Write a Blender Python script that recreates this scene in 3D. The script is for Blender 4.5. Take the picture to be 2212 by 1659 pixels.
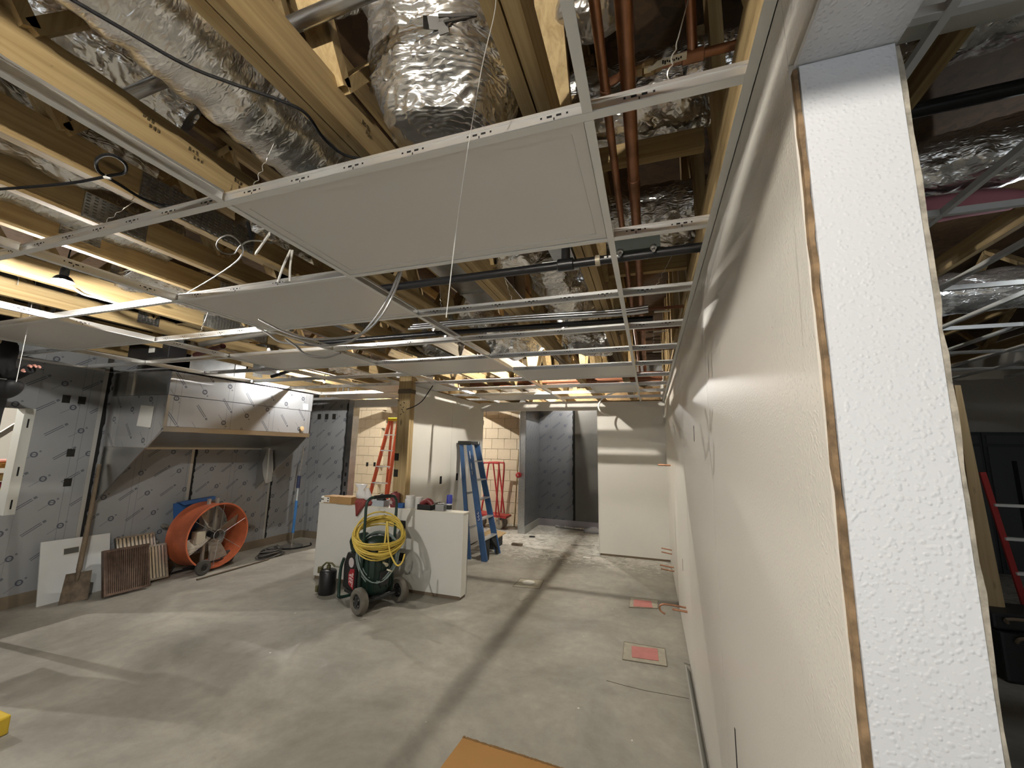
import bpy, bmesh, math, random
from mathutils import Vector, Matrix, noise, Euler
random.seed(7)
for o in list(bpy.data.objects): bpy.data.objects.remove(o, do_unlink=True)
SC = bpy.context.scene
COL = SC.collection
PI = math.pi

# ------------------------------------------------------------------ camera
FPX, YAW, PITCH, ROLL = 872.68, 0.327565, 0.158071, 0.019251
CAMZ = 1.642
cf = Vector((-math.sin(YAW)*math.cos(PITCH), math.cos(YAW)*math.cos(PITCH), math.sin(PITCH)))
r0 = Vector((math.cos(YAW), math.sin(YAW), 0)); u0 = r0.cross(cf)
cr = r0*math.cos(ROLL)+u0*math.sin(ROLL); cu = -r0*math.sin(ROLL)+u0*math.cos(ROLL)
CAM = Vector((0, 0, CAMZ))
cd = bpy.data.cameras.new('camera'); cam = bpy.data.objects.new('camera', cd); COL.objects.link(cam)
cd.sensor_width = 36; cd.lens = FPX*36/2212; cd.clip_start = 0.02
M = Matrix((cr, cu, -cf)).transposed().to_4x4(); M.translation = CAM
cam.matrix_world = M
SC.camera = cam
# points of known planes seen at photograph pixels (2212 x 1659)
def ray(u, v): return cr*((u-1106)/FPX) - cu*((v-829.5)/FPX) + cf
def zat(u, v, z): d = ray(u, v); return CAM + d*((z-CAMZ)/d.z)
def yat(u, v, y): d = ray(u, v); return CAM + d*(y/d.y)
def xat(u, v, x): d = ray(u, v); return CAM + d*(x/d.x)

# ------------------------------------------------------------------ world, exposure
w = bpy.data.worlds.new('world'); SC.world = w; w.use_nodes = True
w.node_tree.nodes['Background'].inputs[0].default_value = (0.88, 0.94, 1.0, 1)
w.node_tree.nodes['Background'].inputs[1].default_value = 1.3
SC.view_settings.view_transform = 'Standard'; SC.view_settings.look = 'None'
SC.view_settings.exposure = 0.40; SC.view_settings.gamma = 1.0
SC.view_settings.use_curve_mapping = False
cy = SC.cycles
cy.max_bounces = 5; cy.diffuse_bounces = 3; cy.glossy_bounces = 3; cy.transmission_bounces = 3; cy.transparent_max_bounces = 6
cy.caustics_reflective = False; cy.caustics_refractive = False; cy.sample_clamp_indirect = 6.0
cy.use_adaptive_sampling = True; cy.adaptive_threshold = 0.10; cy.adaptive_min_samples = 16
cy.use_denoising = True; cy.use_light_tree = False

# lamps the building site has: bare bulbs strung in the roof space (position, watts, colour); bulbs are built further down
WARM = (1.0, 0.93, 0.82); NEUT = (1.0, 0.96, 0.90); COOL = (0.90, 0.95, 1.0)
BULBS = [
    ((-1.343, 5.16, 2.97), 140, WARM, 'bare bulb glowing between the trusses above the ceiling grid, near the blue ladder'),
    (tuple(zat(135, 612, 2.515)), 105, NEUT, 'glowing bulb under the trusses above the left ceiling panels'),
    ((-1.55, 8.20, 2.90), 90, NEUT, 'bare bulb above the grey corridor at the back'),
    ((-4.85, 7.15, 2.95), 240, NEUT, 'bare bulb above the cream block room behind the half wall'),
    (tuple(zat(700, 826, 2.54)), 60, NEUT, 'glowing bulb over the block room opening beside the electrical board'),
    ((-0.56, -0.80, 2.54), 125, WARM, 'bare bulb in the roof space behind the viewpoint'),
    ((2.60, 3.60, 3.05), 18, COOL, 'bare bulb in the roof space of the room right of the doorway'),
    ((-7.60, 1.60, 2.60), 200, NEUT, 'bare bulb in the bright room behind the wall opening'),
]

# ------------------------------------------------------------------ mesh helpers
class MB:
    def __init__(s): s.v = []; s.f = []
    def add(s, vs, fs):
        n = len(s.v); s.v += [Vector(p) for p in vs]; s.f += [tuple(i+n for i in f) for f in fs]; return s
    def box(s, c, d, rot=None):
        c = Vector(c); x, y, z = d[0]/2, d[1]/2, d[2]/2
        vs = [Vector((i*x, j*y, k*z)) for k in (-1, 1) for j in (-1, 1) for i in (-1, 1)]
        if rot is not None:
            m = rot if isinstance(rot, Matrix) else Euler(rot).to_matrix()
            vs = [m @ p for p in vs]
        return s.add([c+p for p in vs], [(0,2,3,1),(4,5,7,6),(0,1,5,4),(2,6,7,3),(0,4,6,2),(1,3,7,5)])
    def bb(s, a, b):
        return s.box([(a[i]+b[i])/2 for i in range(3)], [abs(b[i]-a[i]) for i in range(3)])
    def beam(s, p, q, w, h, up=(0,0,1)):
        p = Vector(p); q = Vector(q); d = (q-p); L = d.length; d.normalize()
        up = Vector(up)
        if abs(d.dot(up)) > .98: up = Vector((1,0,0))
        x = d.cross(up).normalized(); z = x.cross(d)
        m = Matrix((x, d, z)).transposed()
        return s.box((p+q)/2, (w, L, h), m)
    def tube(s, pts, r, n=8, caps=True):
        pts = [Vector(p) for p in pts]; N = len(pts)
        rr = r if isinstance(r, (list, tuple)) else [r]*N
        prev = None; rings = []
        for i, p in enumerate(pts):
            d = (pts[min(i+1, N-1)]-pts[max(i-1, 0)])
            if d.length < 1e-9: d = Vector((0,0,1))
            d.normalize()
            if prev is None:
                a = Vector((0,0,1)) if abs(d.z) < .9 else Vector((1,0,0)); x = d.cross(a).normalized()
            else:
                x = prev - d*prev.dot(d)
                x = x.normalized() if x.length > 1e-6 else d.cross(Vector((0,0,1))).normalized()
            prev = x; y = d.cross(x)
            rings.append([p + (x*math.cos(2*PI*k/n)+y*math.sin(2*PI*k/n))*rr[i] for k in range(n)])
        vs = [q for R in rings for q in R]; fs = []
        for i in range(N-1):
            for k in range(n):
                fs.append((i*n+k, i*n+(k+1) % n, (i+1)*n+(k+1) % n, (i+1)*n+k))
        if caps: fs += [tuple(range(n-1, -1, -1)), tuple((N-1)*n+k for k in range(n))]
        return s.add(vs, fs)
    def lathe(s, prof, o=(0,0,0), axis=(0,0,1), n=24, caps=True):
        o = Vector(o); a = Vector(axis).normalized(); t = Vector((0,0,1)) if abs(a.z) < .9 else Vector((1,0,0))
        x = a.cross(t).normalized(); y = a.cross(x); vs = []; fs = []
        for (r, h) in prof:
            for k in range(n):
                th = 2*PI*k/n; vs.append(o + a*h + (x*math.cos(th)+y*math.sin(th))*r)
        for i in range(len(prof)-1):
            for k in range(n):
                fs.append((i*n+k, i*n+(k+1) % n, (i+1)*n+(k+1) % n, (i+1)*n+k))
        if caps and prof[0][0] > 1e-5: fs.append(tuple(range(n-1, -1, -1)))
        if caps and prof[-1][0] > 1e-5: fs.append(tuple((len(prof)-1)*n+k for k in range(n)))
        return s.add(vs, fs)
    def prism(s, poly, ext):
        ext = Vector(ext); n = len(poly); P = [Vector(p) for p in poly]
        return s.add(P+[p+ext for p in P], [tuple(range(n-1, -1, -1)), tuple(range(n, 2*n))]+[(i, (i+1) % n, n+(i+1) % n, n+i) for i in range(n)])
    def build(s, name, m, parent=None, smooth=False, bevel=0, world=True, **kw):
        me = bpy.data.meshes.new(name)
        off = Vector((0,0,0))
        o = bpy.data.objects.new(name, me)
        if parent is not None:
            o.parent = parent
            if world:
                q = parent
                while q is not None: off = off + q.location; q = q.parent
        me.from_pydata([p-off for p in s.v], [], s.f); me.update()
        b = bmesh.new(); b.from_mesh(me); bmesh.ops.recalc_face_normals(b, faces=b.faces); b.to_mesh(me); b.free()
        if smooth:
            for p in me.polygons: p.use_smooth = True
            if smooth != 'all':
                try: me.set_sharp_from_angle(angle=math.radians(40))
                except Exception: pass
        me.materials.append(m)
        COL.objects.link(o)
        if bevel:
            md = o.modifiers.new('bevel', 'BEVEL'); md.width = bevel; md.segments = 2; md.limit_method = 'ANGLE'
        for k, v in kw.items(): o[k] = v
        return o

def link_copy(src, name, parent, loc=None, rot=None):
    o = src.copy(); o.name = name; o.parent = parent
    if loc is not None: o.location = loc
    if rot is not None: o.rotation_euler = rot
    COL.objects.link(o); return o
def thing(name, label, cat, loc=(0,0,0), rotz=0, group=None):
    o = bpy.data.objects.new(name, None); COL.objects.link(o)
    o.location = loc; o.rotation_euler = (0,0,rotz); o.empty_display_size = .1
    o['label'] = label; o['category'] = cat
    if group: o['group'] = group
    return o
def tag(o, label, cat, group=None):
    o['label'] = label; o['category'] = cat
    if group: o['group'] = group
    return o
def struct(name, mb, m, label=None, **kw):
    o = mb.build(name, m, kind='structure', **kw)
    if label: o['label'] = label
    return o
def structure_root(name, label):
    o = bpy.data.objects.new(name, None); COL.objects.link(o); o['kind'] = 'structure'; o['label'] = label; return o
def smoothpath(pts, n=6):
    P = [Vector(p) for p in pts]; out = []
    for i in range(len(P)-1):
        a = P[max(i-1, 0)]; b = P[i]; c = P[i+1]; d = P[min(i+2, len(P)-1)]
        for k in range(n):
            t = k/n
            out.append(.5*((2*b)+(c-a)*t+(2*a-5*b+4*c-d)*t*t+(3*b-a-3*c+d)*t**3))
    out.append(P[-1]); return out

# ------------------------------------------------------------------ materials
MATS = {}
def new_mat(name):
    m = bpy.data.materials.new(name); m.use_nodes = True; nt = m.node_tree
    return m, nt, nt.nodes['Principled BSDF']
def N(nt, t, **kw):
    n = nt.nodes.new(t)
    for k, v in kw.items(): setattr(n, k, v)
    return n
def setin(n, **kw):
    for k, v in kw.items(): n.inputs[k].default_value = v
def mat(name, col, rough=.6, metal=0, var=0, scale=6, bump=0, bscale=40, stretch=(1,1,1), col2=None, coat=0, detail=4, bdist=.01, spec=None):
    if name in MATS: return MATS[name]
    m, nt, b = new_mat(name); L = nt.links
    b.inputs['Base Color'].default_value = (*col, 1); b.inputs['Roughness'].default_value = rough; b.inputs['Metallic'].default_value = metal
    if spec is not None: b.inputs['Specular IOR Level'].default_value = spec
    tc = N(nt, 'ShaderNodeTexCoord'); mp = N(nt, 'ShaderNodeMapping'); mp.inputs['Scale'].default_value = stretch
    L.new(tc.outputs['Object'], mp.inputs[0])
    if var or col2:
        nz = N(nt, 'ShaderNodeTexNoise'); setin(nz, Scale=scale, Detail=detail, Roughness=.6); L.new(mp.outputs[0], nz.inputs['Vector'])
        rp = N(nt, 'ShaderNodeValToRGB'); c2 = col2 or tuple(c*(1-var) for c in col)
        rp.color_ramp.elements[0].position = .35; rp.color_ramp.elements[1].position = .65
        rp.color_ramp.elements[0].color = (*c2, 1); rp.color_ramp.elements[1].color = (*col, 1)
        L.new(nz.outputs[0], rp.inputs[0]); L.new(rp.outputs[0], b.inputs['Base Color'])
    if bump:
        nb = N(nt, 'ShaderNodeTexNoise'); setin(nb, Scale=bscale, Detail=3); L.new(mp.outputs[0], nb.inputs['Vector'])
        bp = N(nt, 'ShaderNodeBump'); setin(bp, Strength=bump, Distance=bdist); L.new(nb.outputs[0], bp.inputs['Height']); L.new(bp.outputs[0], b.inputs['Normal'])
    MATS[name] = m; return m

def wood(name, axis, c1=(.47,.35,.175), c2=(.31,.21,.09)):
    m, nt, b = new_mat(name); L = nt.links
    tc = N(nt, 'ShaderNodeTexCoord'); mp = N(nt, 'ShaderNodeMapping')
    st = {'x': (.5,15,15), 'y': (15,.5,15), 'z': (15,15,.5)}[axis]
    mp.inputs['Scale'].default_value = st
    geo = N(nt, 'ShaderNodeObjectInfo'); ad = N(nt, 'ShaderNodeVectorMath', operation='MULTIPLY_ADD')
    L.new(tc.outputs['Object'], mp.inputs[0]); L.new(geo.outputs['Random'], ad.inputs[0]); ad.inputs[1].default_value = (17, 23, 31); L.new(mp.outputs[0], ad.inputs[2])
    nz = N(nt, 'ShaderNodeTexNoise'); setin(nz, Scale=2.2, Detail=5, Roughness=.65, Distortion=.6); L.new(ad.outputs[0], nz.inputs['Vector'])
    rp = N(nt, 'ShaderNodeValToRGB'); e = rp.color_ramp.elements; e[0].position = .34; e[1].position = .62; e[0].color = (*c2, 1); e[1].color = (*c1, 1)
    L.new(nz.outputs[0], rp.inputs[0])
    # knots: sparse dark spots
    mp2 = N(nt, 'ShaderNodeMapping'); st2 = {'x': (2.2,7,7), 'y': (7,2.2,7), 'z': (7,7,2.2)}[axis]; mp2.inputs['Scale'].default_value = st2
    ad2 = N(nt, 'ShaderNodeVectorMath', operation='MULTIPLY_ADD'); L.new(tc.outputs['Object'], mp2.inputs[0]); L.new(geo.outputs['Random'], ad2.inputs[0]); ad2.inputs[1].default_value = (7, 13, 5); L.new(mp2.outputs[0], ad2.inputs[2])
    vo = N(nt, 'ShaderNodeTexVoronoi'); setin(vo, Scale=1.0); L.new(ad2.outputs[0], vo.inputs['Vector'])
    kr = N(nt, 'ShaderNodeValToRGB'); k = kr.color_ramp.elements; k[0].position = .05; k[1].position = .13; k[0].color = (.35,.35,.35,1); k[1].color = (1,1,1,1)
    L.new(vo.outputs['Distance'], kr.inputs[0])
    mx = N(nt, 'ShaderNodeMixRGB', blend_type='MULTIPLY'); mx.inputs[0].default_value = 1; L.new(rp.outputs[0], mx.inputs[1]); L.new(kr.outputs[0], mx.inputs[2])
    L.new(mx.outputs[0], b.inputs['Base Color']); b.inputs['Roughness'].default_value = .72
    bp = N(nt, 'ShaderNodeBump'); setin(bp, Strength=.15, Distance=.004); L.new(nz.outputs[0], bp.inputs['Height']); L.new(bp.outputs[0], b.inputs['Normal'])
    return m
WY = wood('pine_y', 'y'); WX = wood('pine_x', 'x'); WZ = wood('pine_z', 'z')
WPLY = wood('plywood', 'z', (.58,.42,.22), (.48,.33,.16))

def osb():
    m, nt, b = new_mat('osb_deck'); L = nt.links
    tc = N(nt, 'ShaderNodeTexCoord'); vo = N(nt, 'ShaderNodeTexVoronoi'); setin(vo, Scale=22); L.new(tc.outputs['Object'], vo.inputs['Vector'])
    nz = N(nt, 'ShaderNodeTexNoise'); setin(nz, Scale=14, Detail=6); L.new(tc.outputs['Object'], nz.inputs['Vector'])
    rp = N(nt, 'ShaderNodeValToRGB'); e = rp.color_ramp.elements; e[0].color = (.035,.019,.008,1); e[1].color = (.13,.072,.03,1)
    mx = N(nt, 'ShaderNodeMixRGB'); mx.inputs[0].default_value = .5; L.new(vo.outputs['Color'], mx.inputs[1]); L.new(nz.outputs[0], mx.inputs[2])
    L.new(mx.outputs[0], rp.inputs[0]); L.new(rp.outputs[0], b.inputs['Base Color']); b.inputs['Roughness'].default_value = .8
    return m
OSB = osb()

def foil(name, base=(.86,.86,.85), rough=.2, scale=1.0, stretch=(1,1,1), bump=.8):
    m, nt, b = new_mat(name); L = nt.links
    b.inputs['Base Color'].default_value = (*base, 1); b.inputs['Metallic'].default_value = .93; b.inputs['Roughness'].default_value = rough
    tc = N(nt, 'ShaderNodeTexCoord'); mp = N(nt, 'ShaderNodeMapping'); mp.inputs['Scale'].default_value = stretch; mp.inputs['Rotation'].default_value = (.5,.3,.6); L.new(tc.outputs['Object'], mp.inputs[0])
    n1 = N(nt, 'ShaderNodeTexNoise', noise_type='RIDGED_MULTIFRACTAL'); setin(n1, Scale=7*scale, Detail=3, Roughness=.5, Distortion=.5); L.new(mp.outputs[0], n1.inputs['Vector'])
    n2 = N(nt, 'ShaderNodeTexNoise', noise_type='RIDGED_MULTIFRACTAL'); setin(n2, Scale=24*scale, Detail=4, Roughness=.6, Distortion=.8); L.new(mp.outputs[0], n2.inputs['Vector'])
    ma = N(nt, 'ShaderNodeMath', operation='MULTIPLY_ADD'); ma.inputs[1].default_value = .55; L.new(n2.outputs[0], ma.inputs[0]); L.new(n1.outputs[0], ma.inputs[2])
    bp = N(nt, 'ShaderNodeBump'); setin(bp, Strength=bump, Distance=.016); L.new(ma.outputs[0], bp.inputs['Height']); L.new(bp.outputs[0], b.inputs['Normal'])
    return m
FOIL = foil('foil_wrinkled', base=(.9,.9,.89), rough=.27, stretch=(1,1,2.6)); FOILY = foil('foil_ribbed', stretch=(1,2.4,1), scale=1.5, bump=.5, rough=.3, base=(.9,.9,.89)); FOILD = foil('foil_dull', base=(.62,.60,.57), rough=.3)
GALV = mat('galvanised', (.62,.64,.66), .32, 1, var=.25, scale=5, bump=.05, bscale=20)
GALVD = mat('galvanised_plate', (.55,.56,.56), .38, 1, var=.3, scale=60)
TEE = mat('tee_metal', (.86,.86,.85), .30, .85, var=.06, scale=3)
TEEW = mat('tee_white', (.80,.81,.80), .42)
DARK = mat('black_void', (.008,.008,.008), .9)
PANEL = mat('panel_white', (.74,.73,.71), .35, var=.03, scale=1.5)
RIM = mat('panel_rim', (.60,.60,.59), .4)
COPPER = mat('copper', (.50,.255,.155), .38, .9, var=.4, scale=9)
IRON = mat('black_iron', (.018,.018,.02), .35, .3, spec=.6)
WIRE = mat('wire_galv', (.62,.61,.58), .4, .8)
BLKCAB = mat('black_cable', (.012,.012,.013), .75, spec=.2)
WHITEP = mat('white_plastic', (.80,.79,.76), .45)

def frp(name, col, bscale=110, strength=.35, rough=.38, var=.05, spots=False):
    m, nt, b = new_mat(name); L = nt.links
    tc = N(nt, 'ShaderNodeTexCoord')
    nz = N(nt, 'ShaderNodeTexNoise'); setin(nz, Scale=1.3, Detail=5); L.new(tc.outputs['Object'], nz.inputs['Vector'])
    rp = N(nt, 'ShaderNodeValToRGB'); e = rp.color_ramp.elements; e[0].position = .3; e[1].position = .7
    e[0].color = (*[c*(1-var) for c in col], 1); e[1].color = (*col, 1); L.new(nz.outputs[0], rp.inputs[0]); L.new(rp.outputs[0], b.inputs['Base Color'])
    b.inputs['Roughness'].default_value = rough
    vo = N(nt, 'ShaderNodeTexVoronoi', feature='SMOOTH_F1'); setin(vo, Scale=bscale); vo.inputs['Randomness'].default_value = 1
    L.new(tc.outputs['Object'], vo.inputs['Vector'])
    rr = N(nt, 'ShaderNodeValToRGB'); q = rr.color_ramp.elements; q[0].position = .12; q[1].position = .42; q[0].color = (1,1,1,1); q[1].color = (0,0,0,1)
    L.new(vo.outputs['Distance'], rr.inputs[0])
    n2 = N(nt, 'ShaderNodeTexNoise'); setin(n2, Scale=bscale*.25, Detail=2); L.new(tc.outputs['Object'], n2.inputs['Vector'])
    mu = N(nt, 'ShaderNodeMath', operation='MULTIPLY'); L.new(rr.outputs[0], mu.inputs[0]); L.new(n2.outputs[0], mu.inputs[1])
    bp = N(nt, 'ShaderNodeBump'); setin(bp, Strength=strength, Distance=.004); L.new(mu.outputs[0], bp.inputs['Height']); L.new(bp.outputs[0], b.inputs['Normal'])
    return m
FRPW = frp('frp_cream_white', (.73,.70,.64), 150, .25, .33)
FRPJ = frp('frp_jamb_white', (.68,.70,.735), 150, .34, .36)
DRYW = mat('wall_cream', (.72,.70,.645), .55, var=.05, scale=1.2, bump=.06, bscale=120)
FRPB = mat('panel_cream', (.70,.69,.64), .4, var=.04, scale=1.5)

def film(name, c1='y', base=(.30,.31,.32), flip=1, rough=.42, metal=0.0, per=(.42, .13), ang=38):
    """grey protective film on wall panels: rows of printed diagonal lines and ring marks"""
    m, nt, b = new_mat(name); L = nt.links
    tc = N(nt, 'ShaderNodeTexCoord'); sp = N(nt, 'ShaderNodeSeparateXYZ'); L.new(tc.outputs['Object'], sp.inputs[0])
    def mth(op, a, b_=None, c=None):
        n = N(nt, 'ShaderNodeMath', operation=op)
        for i, x in enumerate((a, b_, c)):
            if x is None: continue
            if isinstance(x, (int, float)): n.inputs[i].default_value = x
            else: L.new(x, n.inputs[i])
        return n.outputs[0]
    H = sp.outputs['Y' if c1 == 'y' else 'X']; Vz = sp.outputs['Z']
    ca, sa = math.cos(math.radians(ang)), math.sin(math.radians(ang))*flip
    u = mth('ADD', mth('MULTIPLY', H, ca), mth('MULTIPLY', Vz, sa))
    v = mth('SUBTRACT', mth('MULTIPLY', Vz, ca), mth('MULTIPLY', H, sa))
    vr = mth('DIVIDE', v, per[1]); row = mth('FLOOR', vr); fv = mth('MULTIPLY', mth('SUBTRACT', mth('SUBTRACT', vr, row), .5), per[1])
    us = mth('DIVIDE', mth('ADD', u, mth('MULTIPLY', row, .173)), per[0]); fu = mth('MULTIPLY', mth('SUBTRACT', mth('FRACT', us), .5), per[0])
    odd = mth('GREATER_THAN', mth('FRACT', mth('MULTIPLY', row, .5)), .25)
    au = mth('ABSOLUTE', fu); av = mth('ABSOLUTE', fv)
    # pairs of thin lines
    ln = mth('MULTIPLY', mth('LESS_THAN', mth('ABSOLUTE', mth('SUBTRACT', av, .009)), .0035), mth('LESS_THAN', au, .085))
    blk = mth('MULTIPLY', mth('LESS_THAN', mth('ABSOLUTE', mth('SUBTRACT', fu, .11)), .014), mth('LESS_THAN', av, .012))
    even_m = mth('MULTIPLY', mth('MAXIMUM', ln, mth('MULTIPLY', blk, .8)), mth('SUBTRACT', 1, odd))
    # rings with a gap and a faint tail
    rad = mth('SQRT', mth('ADD', mth('MULTIPLY', fu, fu), mth('MULTIPLY', fv, fv)))
    ring = mth('LESS_THAN', mth('ABSOLUTE', mth('SUBTRACT', rad, .023)), .0065)
    bar = mth('MULTIPLY', mth('LESS_THAN', mth('ABSOLUTE', mth('ADD', fu, fv)), .004), mth('LESS_THAN', rad, .02))
    tail = mth('MULTIPLY', mth('MULTIPLY', mth('LESS_THAN', av, .004), mth('LESS_THAN', mth('ABSOLUTE', mth('ADD', fu, .075)), .045)), .45)
    dot = mth('MULTIPLY', mth('LESS_THAN', mth('ABSOLUTE', mth('SUBTRACT', fu, .055)), .009), mth('LESS_THAN', av, .009))
    odd_m = mth('MULTIPLY', mth('MAXIMUM', mth('MAXIMUM', ring, bar), mth('MAXIMUM', tail, mth('MULTIPLY', dot, .7))), odd)
    # vertical film seams
    hf = mth('FRACT', mth('DIVIDE', H, .61)); seam = mth('MULTIPLY', mth('LESS_THAN', mth('ABSOLUTE', mth('SUBTRACT', mth('ABSOLUTE', mth('SUBTRACT', hf, .5)), .055)), .004), .5)
    ink = mth('MAXIMUM', mth('MAXIMUM', even_m, odd_m), seam)
    nz = N(nt, 'ShaderNodeTexNoise'); setin(nz, Scale=2.2, Detail=4); L.new(tc.outputs['Object'], nz.inputs['Vector'])
    rp = N(nt, 'ShaderNodeValToRGB'); e = rp.color_ramp.elements; e[0].position = .3; e[1].position = .7; e[0].color = (*[c*.86 for c in base], 1); e[1].color = (*base, 1)
    L.new(nz.outputs[0], rp.inputs[0])
    mx = N(nt, 'ShaderNodeMixRGB'); L.new(mth('MULTIPLY', ink, .8), mx.inputs[0]); L.new(rp.outputs[0], mx.inputs[1]); mx.inputs[2].default_value = (.02,.03,.06,1)
    L.new(mx.outputs[0], b.inputs['Base Color']); b.inputs['Roughness'].default_value = rough; b.inputs['Metallic'].default_value = metal
    return m
FILMY = film('film_grey_y', 'y'); FILMX = film('film_grey_x', 'x'); FILMS = film('film_steel', 'y', (.46,.48,.51), flip=-1, rough=.3, metal=.55, per=(.44,.15), ang=52)
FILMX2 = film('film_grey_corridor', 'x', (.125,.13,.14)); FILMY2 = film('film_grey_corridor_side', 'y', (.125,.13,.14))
STEEL = mat('stainless', (.52,.51,.49), .28, 1, var=.1, scale=3)

def concrete():
    m, nt, b = new_mat('concrete_floor'); L = nt.links
    tc = N(nt, 'ShaderNodeTexCoord')
    n1 = N(nt, 'ShaderNodeTexNoise'); setin(n1, Scale=1.1, Detail=8, Roughness=.62, Distortion=.5); L.new(tc.outputs['Object'], n1.inputs['Vector'])
    r1 = N(nt, 'ShaderNodeValToRGB'); e = r1.color_ramp.elements; e[0].position = .30; e[1].position = .68; e[0].color = (.20,.185,.155,1); e[1].color = (.43,.405,.345,1)
    L.new(n1.outputs[0], r1.inputs[0])
    n2 = N(nt, 'ShaderNodeTexNoise'); setin(n2, Scale=9, Detail=6, Roughness=.7); L.new(tc.outputs['Object'], n2.inputs['Vector'])
    r2 = N(nt, 'ShaderNodeValToRGB'); e = r2.color_ramp.elements; e[0].position = .35; e[1].position = .7; e[0].color = (.78,.78,.78,1); e[1].color = (1,1,1,1); L.new(n2.outputs[0], r2.inputs[0])
    mx = N(nt, 'ShaderNodeMixRGB', blend_type='MULTIPLY'); mx.inputs[0].default_value = .8; L.new(r1.outputs[0], mx.inputs[1]); L.new(r2.outputs[0], mx.inputs[2])
    # white plaster specks and pale dust towards the back
    vo = N(nt, 'ShaderNodeTexVoronoi'); setin(vo, Scale=3.2); L.new(tc.outputs['Object'], vo.inputs['Vector'])
    r3 = N(nt, 'ShaderNodeValToRGB'); e = r3.color_ramp.elements; e[0].position = .018; e[1].position = .03; e[0].color = (1,1,1,1); e[1].color = (0,0,0,1); L.new(vo.outputs['Distance'], r3.inputs[0])
    m2 = N(nt, 'ShaderNodeMixRGB'); L.new(r3.outputs[0], m2.inputs[0]); L.new(mx.outputs[0], m2.inputs[1]); m2.inputs[2].default_value = (.62,.60,.55,1)
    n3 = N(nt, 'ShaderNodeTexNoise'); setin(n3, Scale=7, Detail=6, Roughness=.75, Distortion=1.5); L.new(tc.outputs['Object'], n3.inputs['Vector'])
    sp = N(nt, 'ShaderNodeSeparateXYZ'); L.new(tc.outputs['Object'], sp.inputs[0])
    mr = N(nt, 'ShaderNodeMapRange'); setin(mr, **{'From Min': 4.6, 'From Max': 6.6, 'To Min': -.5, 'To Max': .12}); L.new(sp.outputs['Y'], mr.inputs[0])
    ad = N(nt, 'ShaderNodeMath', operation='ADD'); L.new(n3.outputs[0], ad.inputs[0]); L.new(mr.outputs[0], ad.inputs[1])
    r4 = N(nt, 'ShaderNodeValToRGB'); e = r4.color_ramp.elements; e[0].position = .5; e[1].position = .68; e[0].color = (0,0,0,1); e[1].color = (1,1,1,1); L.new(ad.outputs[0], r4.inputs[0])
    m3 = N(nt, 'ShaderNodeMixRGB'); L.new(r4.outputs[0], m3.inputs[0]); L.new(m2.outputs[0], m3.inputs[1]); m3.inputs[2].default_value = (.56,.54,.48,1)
    L.new(m3.outputs[0], b.inputs['Base Color'])
    rr = N(nt, 'ShaderNodeMapRange'); setin(rr, **{'To Min': .45, 'To Max': .8}); L.new(n1.outputs[0], rr.inputs[0]); L.new(rr.outputs[0], b.inputs['Roughness'])
    bp = N(nt, 'ShaderNodeBump'); setin(bp, Strength=.25, Distance=.006); L.new(n2.outputs[0], bp.inputs['Height']); L.new(bp.outputs[0], b.inputs['Normal'])
    return m
CONC = concrete()
BLOCK = mat('block_cream', (.74,.62,.44), .7, var=.06, scale=14, bump=.25, bscale=60)
MORTAR = mat('block_joint', (.42,.34,.22), .85)

# ------------------------------------------------------------------ the room shell
WX_ = 0.243      # face of the right wall
CEIL = 2.44
FY0, FY1 = -3.6, 10.6
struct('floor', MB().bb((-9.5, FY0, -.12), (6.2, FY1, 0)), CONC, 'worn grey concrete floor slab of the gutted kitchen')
struct('ceiling', MB().bb((-9.5, FY0, 3.78), (6.2, FY1, 3.82)), OSB, 'dark strand board roof deck above the trusses')
# outer walls (mostly unseen)
rw = structure_root('wall_rear', 'rear wall with daylight windows behind the viewpoint')
WIN = [(-3.2, -.3, .5, 2.3), (.7, 3.5, .3, 2.4)]
for (x0, x1, z0, z1) in ((-9.5, -3.2, 0, 3.8), (-.3, .7, 0, 3.8), (3.5, 6.2, 0, 3.8), (-3.2, -.3, 0, .5), (-3.2, -.3, 2.3, 3.8), (.7, 3.5, 0, .3), (.7, 3.5, 2.4, 3.8)):
    MB().bb((x0, FY0-.1, z0), (x1, FY0, z1)).build('wall_piece', DRYW, rw)
for k, (x0, x1, z0, z1) in enumerate(WIN):
    wn = structure_root('window_%d' % (k+1), 'shop window behind the viewpoint')
    f = MB(); xm = (x0+x1)/2
    f.bb((x0, FY0-.08, z0), (x0+.05, FY0-.02, z1)).bb((x1-.05, FY0-.08, z0), (x1, FY0-.02, z1)).bb((x0+.05, FY0-.08, z0), (x1-.05, FY0-.02, z0+.05)).bb((x0+.05, FY0-.08, z1-.05), (x1-.05, FY0-.02, z1)).bb((xm-.03, FY0-.08, z0+.05), (xm+.03, FY0-.02, z1-.05))
    f.build('frame', TEE, wn)
struct('wall_outer_left', MB().bb((-9.6, FY0, 0), (-9.5, FY1, 3.8)), mat('far_room_white', (.86,.83,.74), .7))
struct('wall_outer_right', MB().bb((6.2, FY0, 0), (6.3, FY1, 3.8)), DRYW)
struct('wall_far', MB().bb((-9.5, FY1, 0), (6.2, FY1+.1, 3.8)), DRYW)

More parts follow.
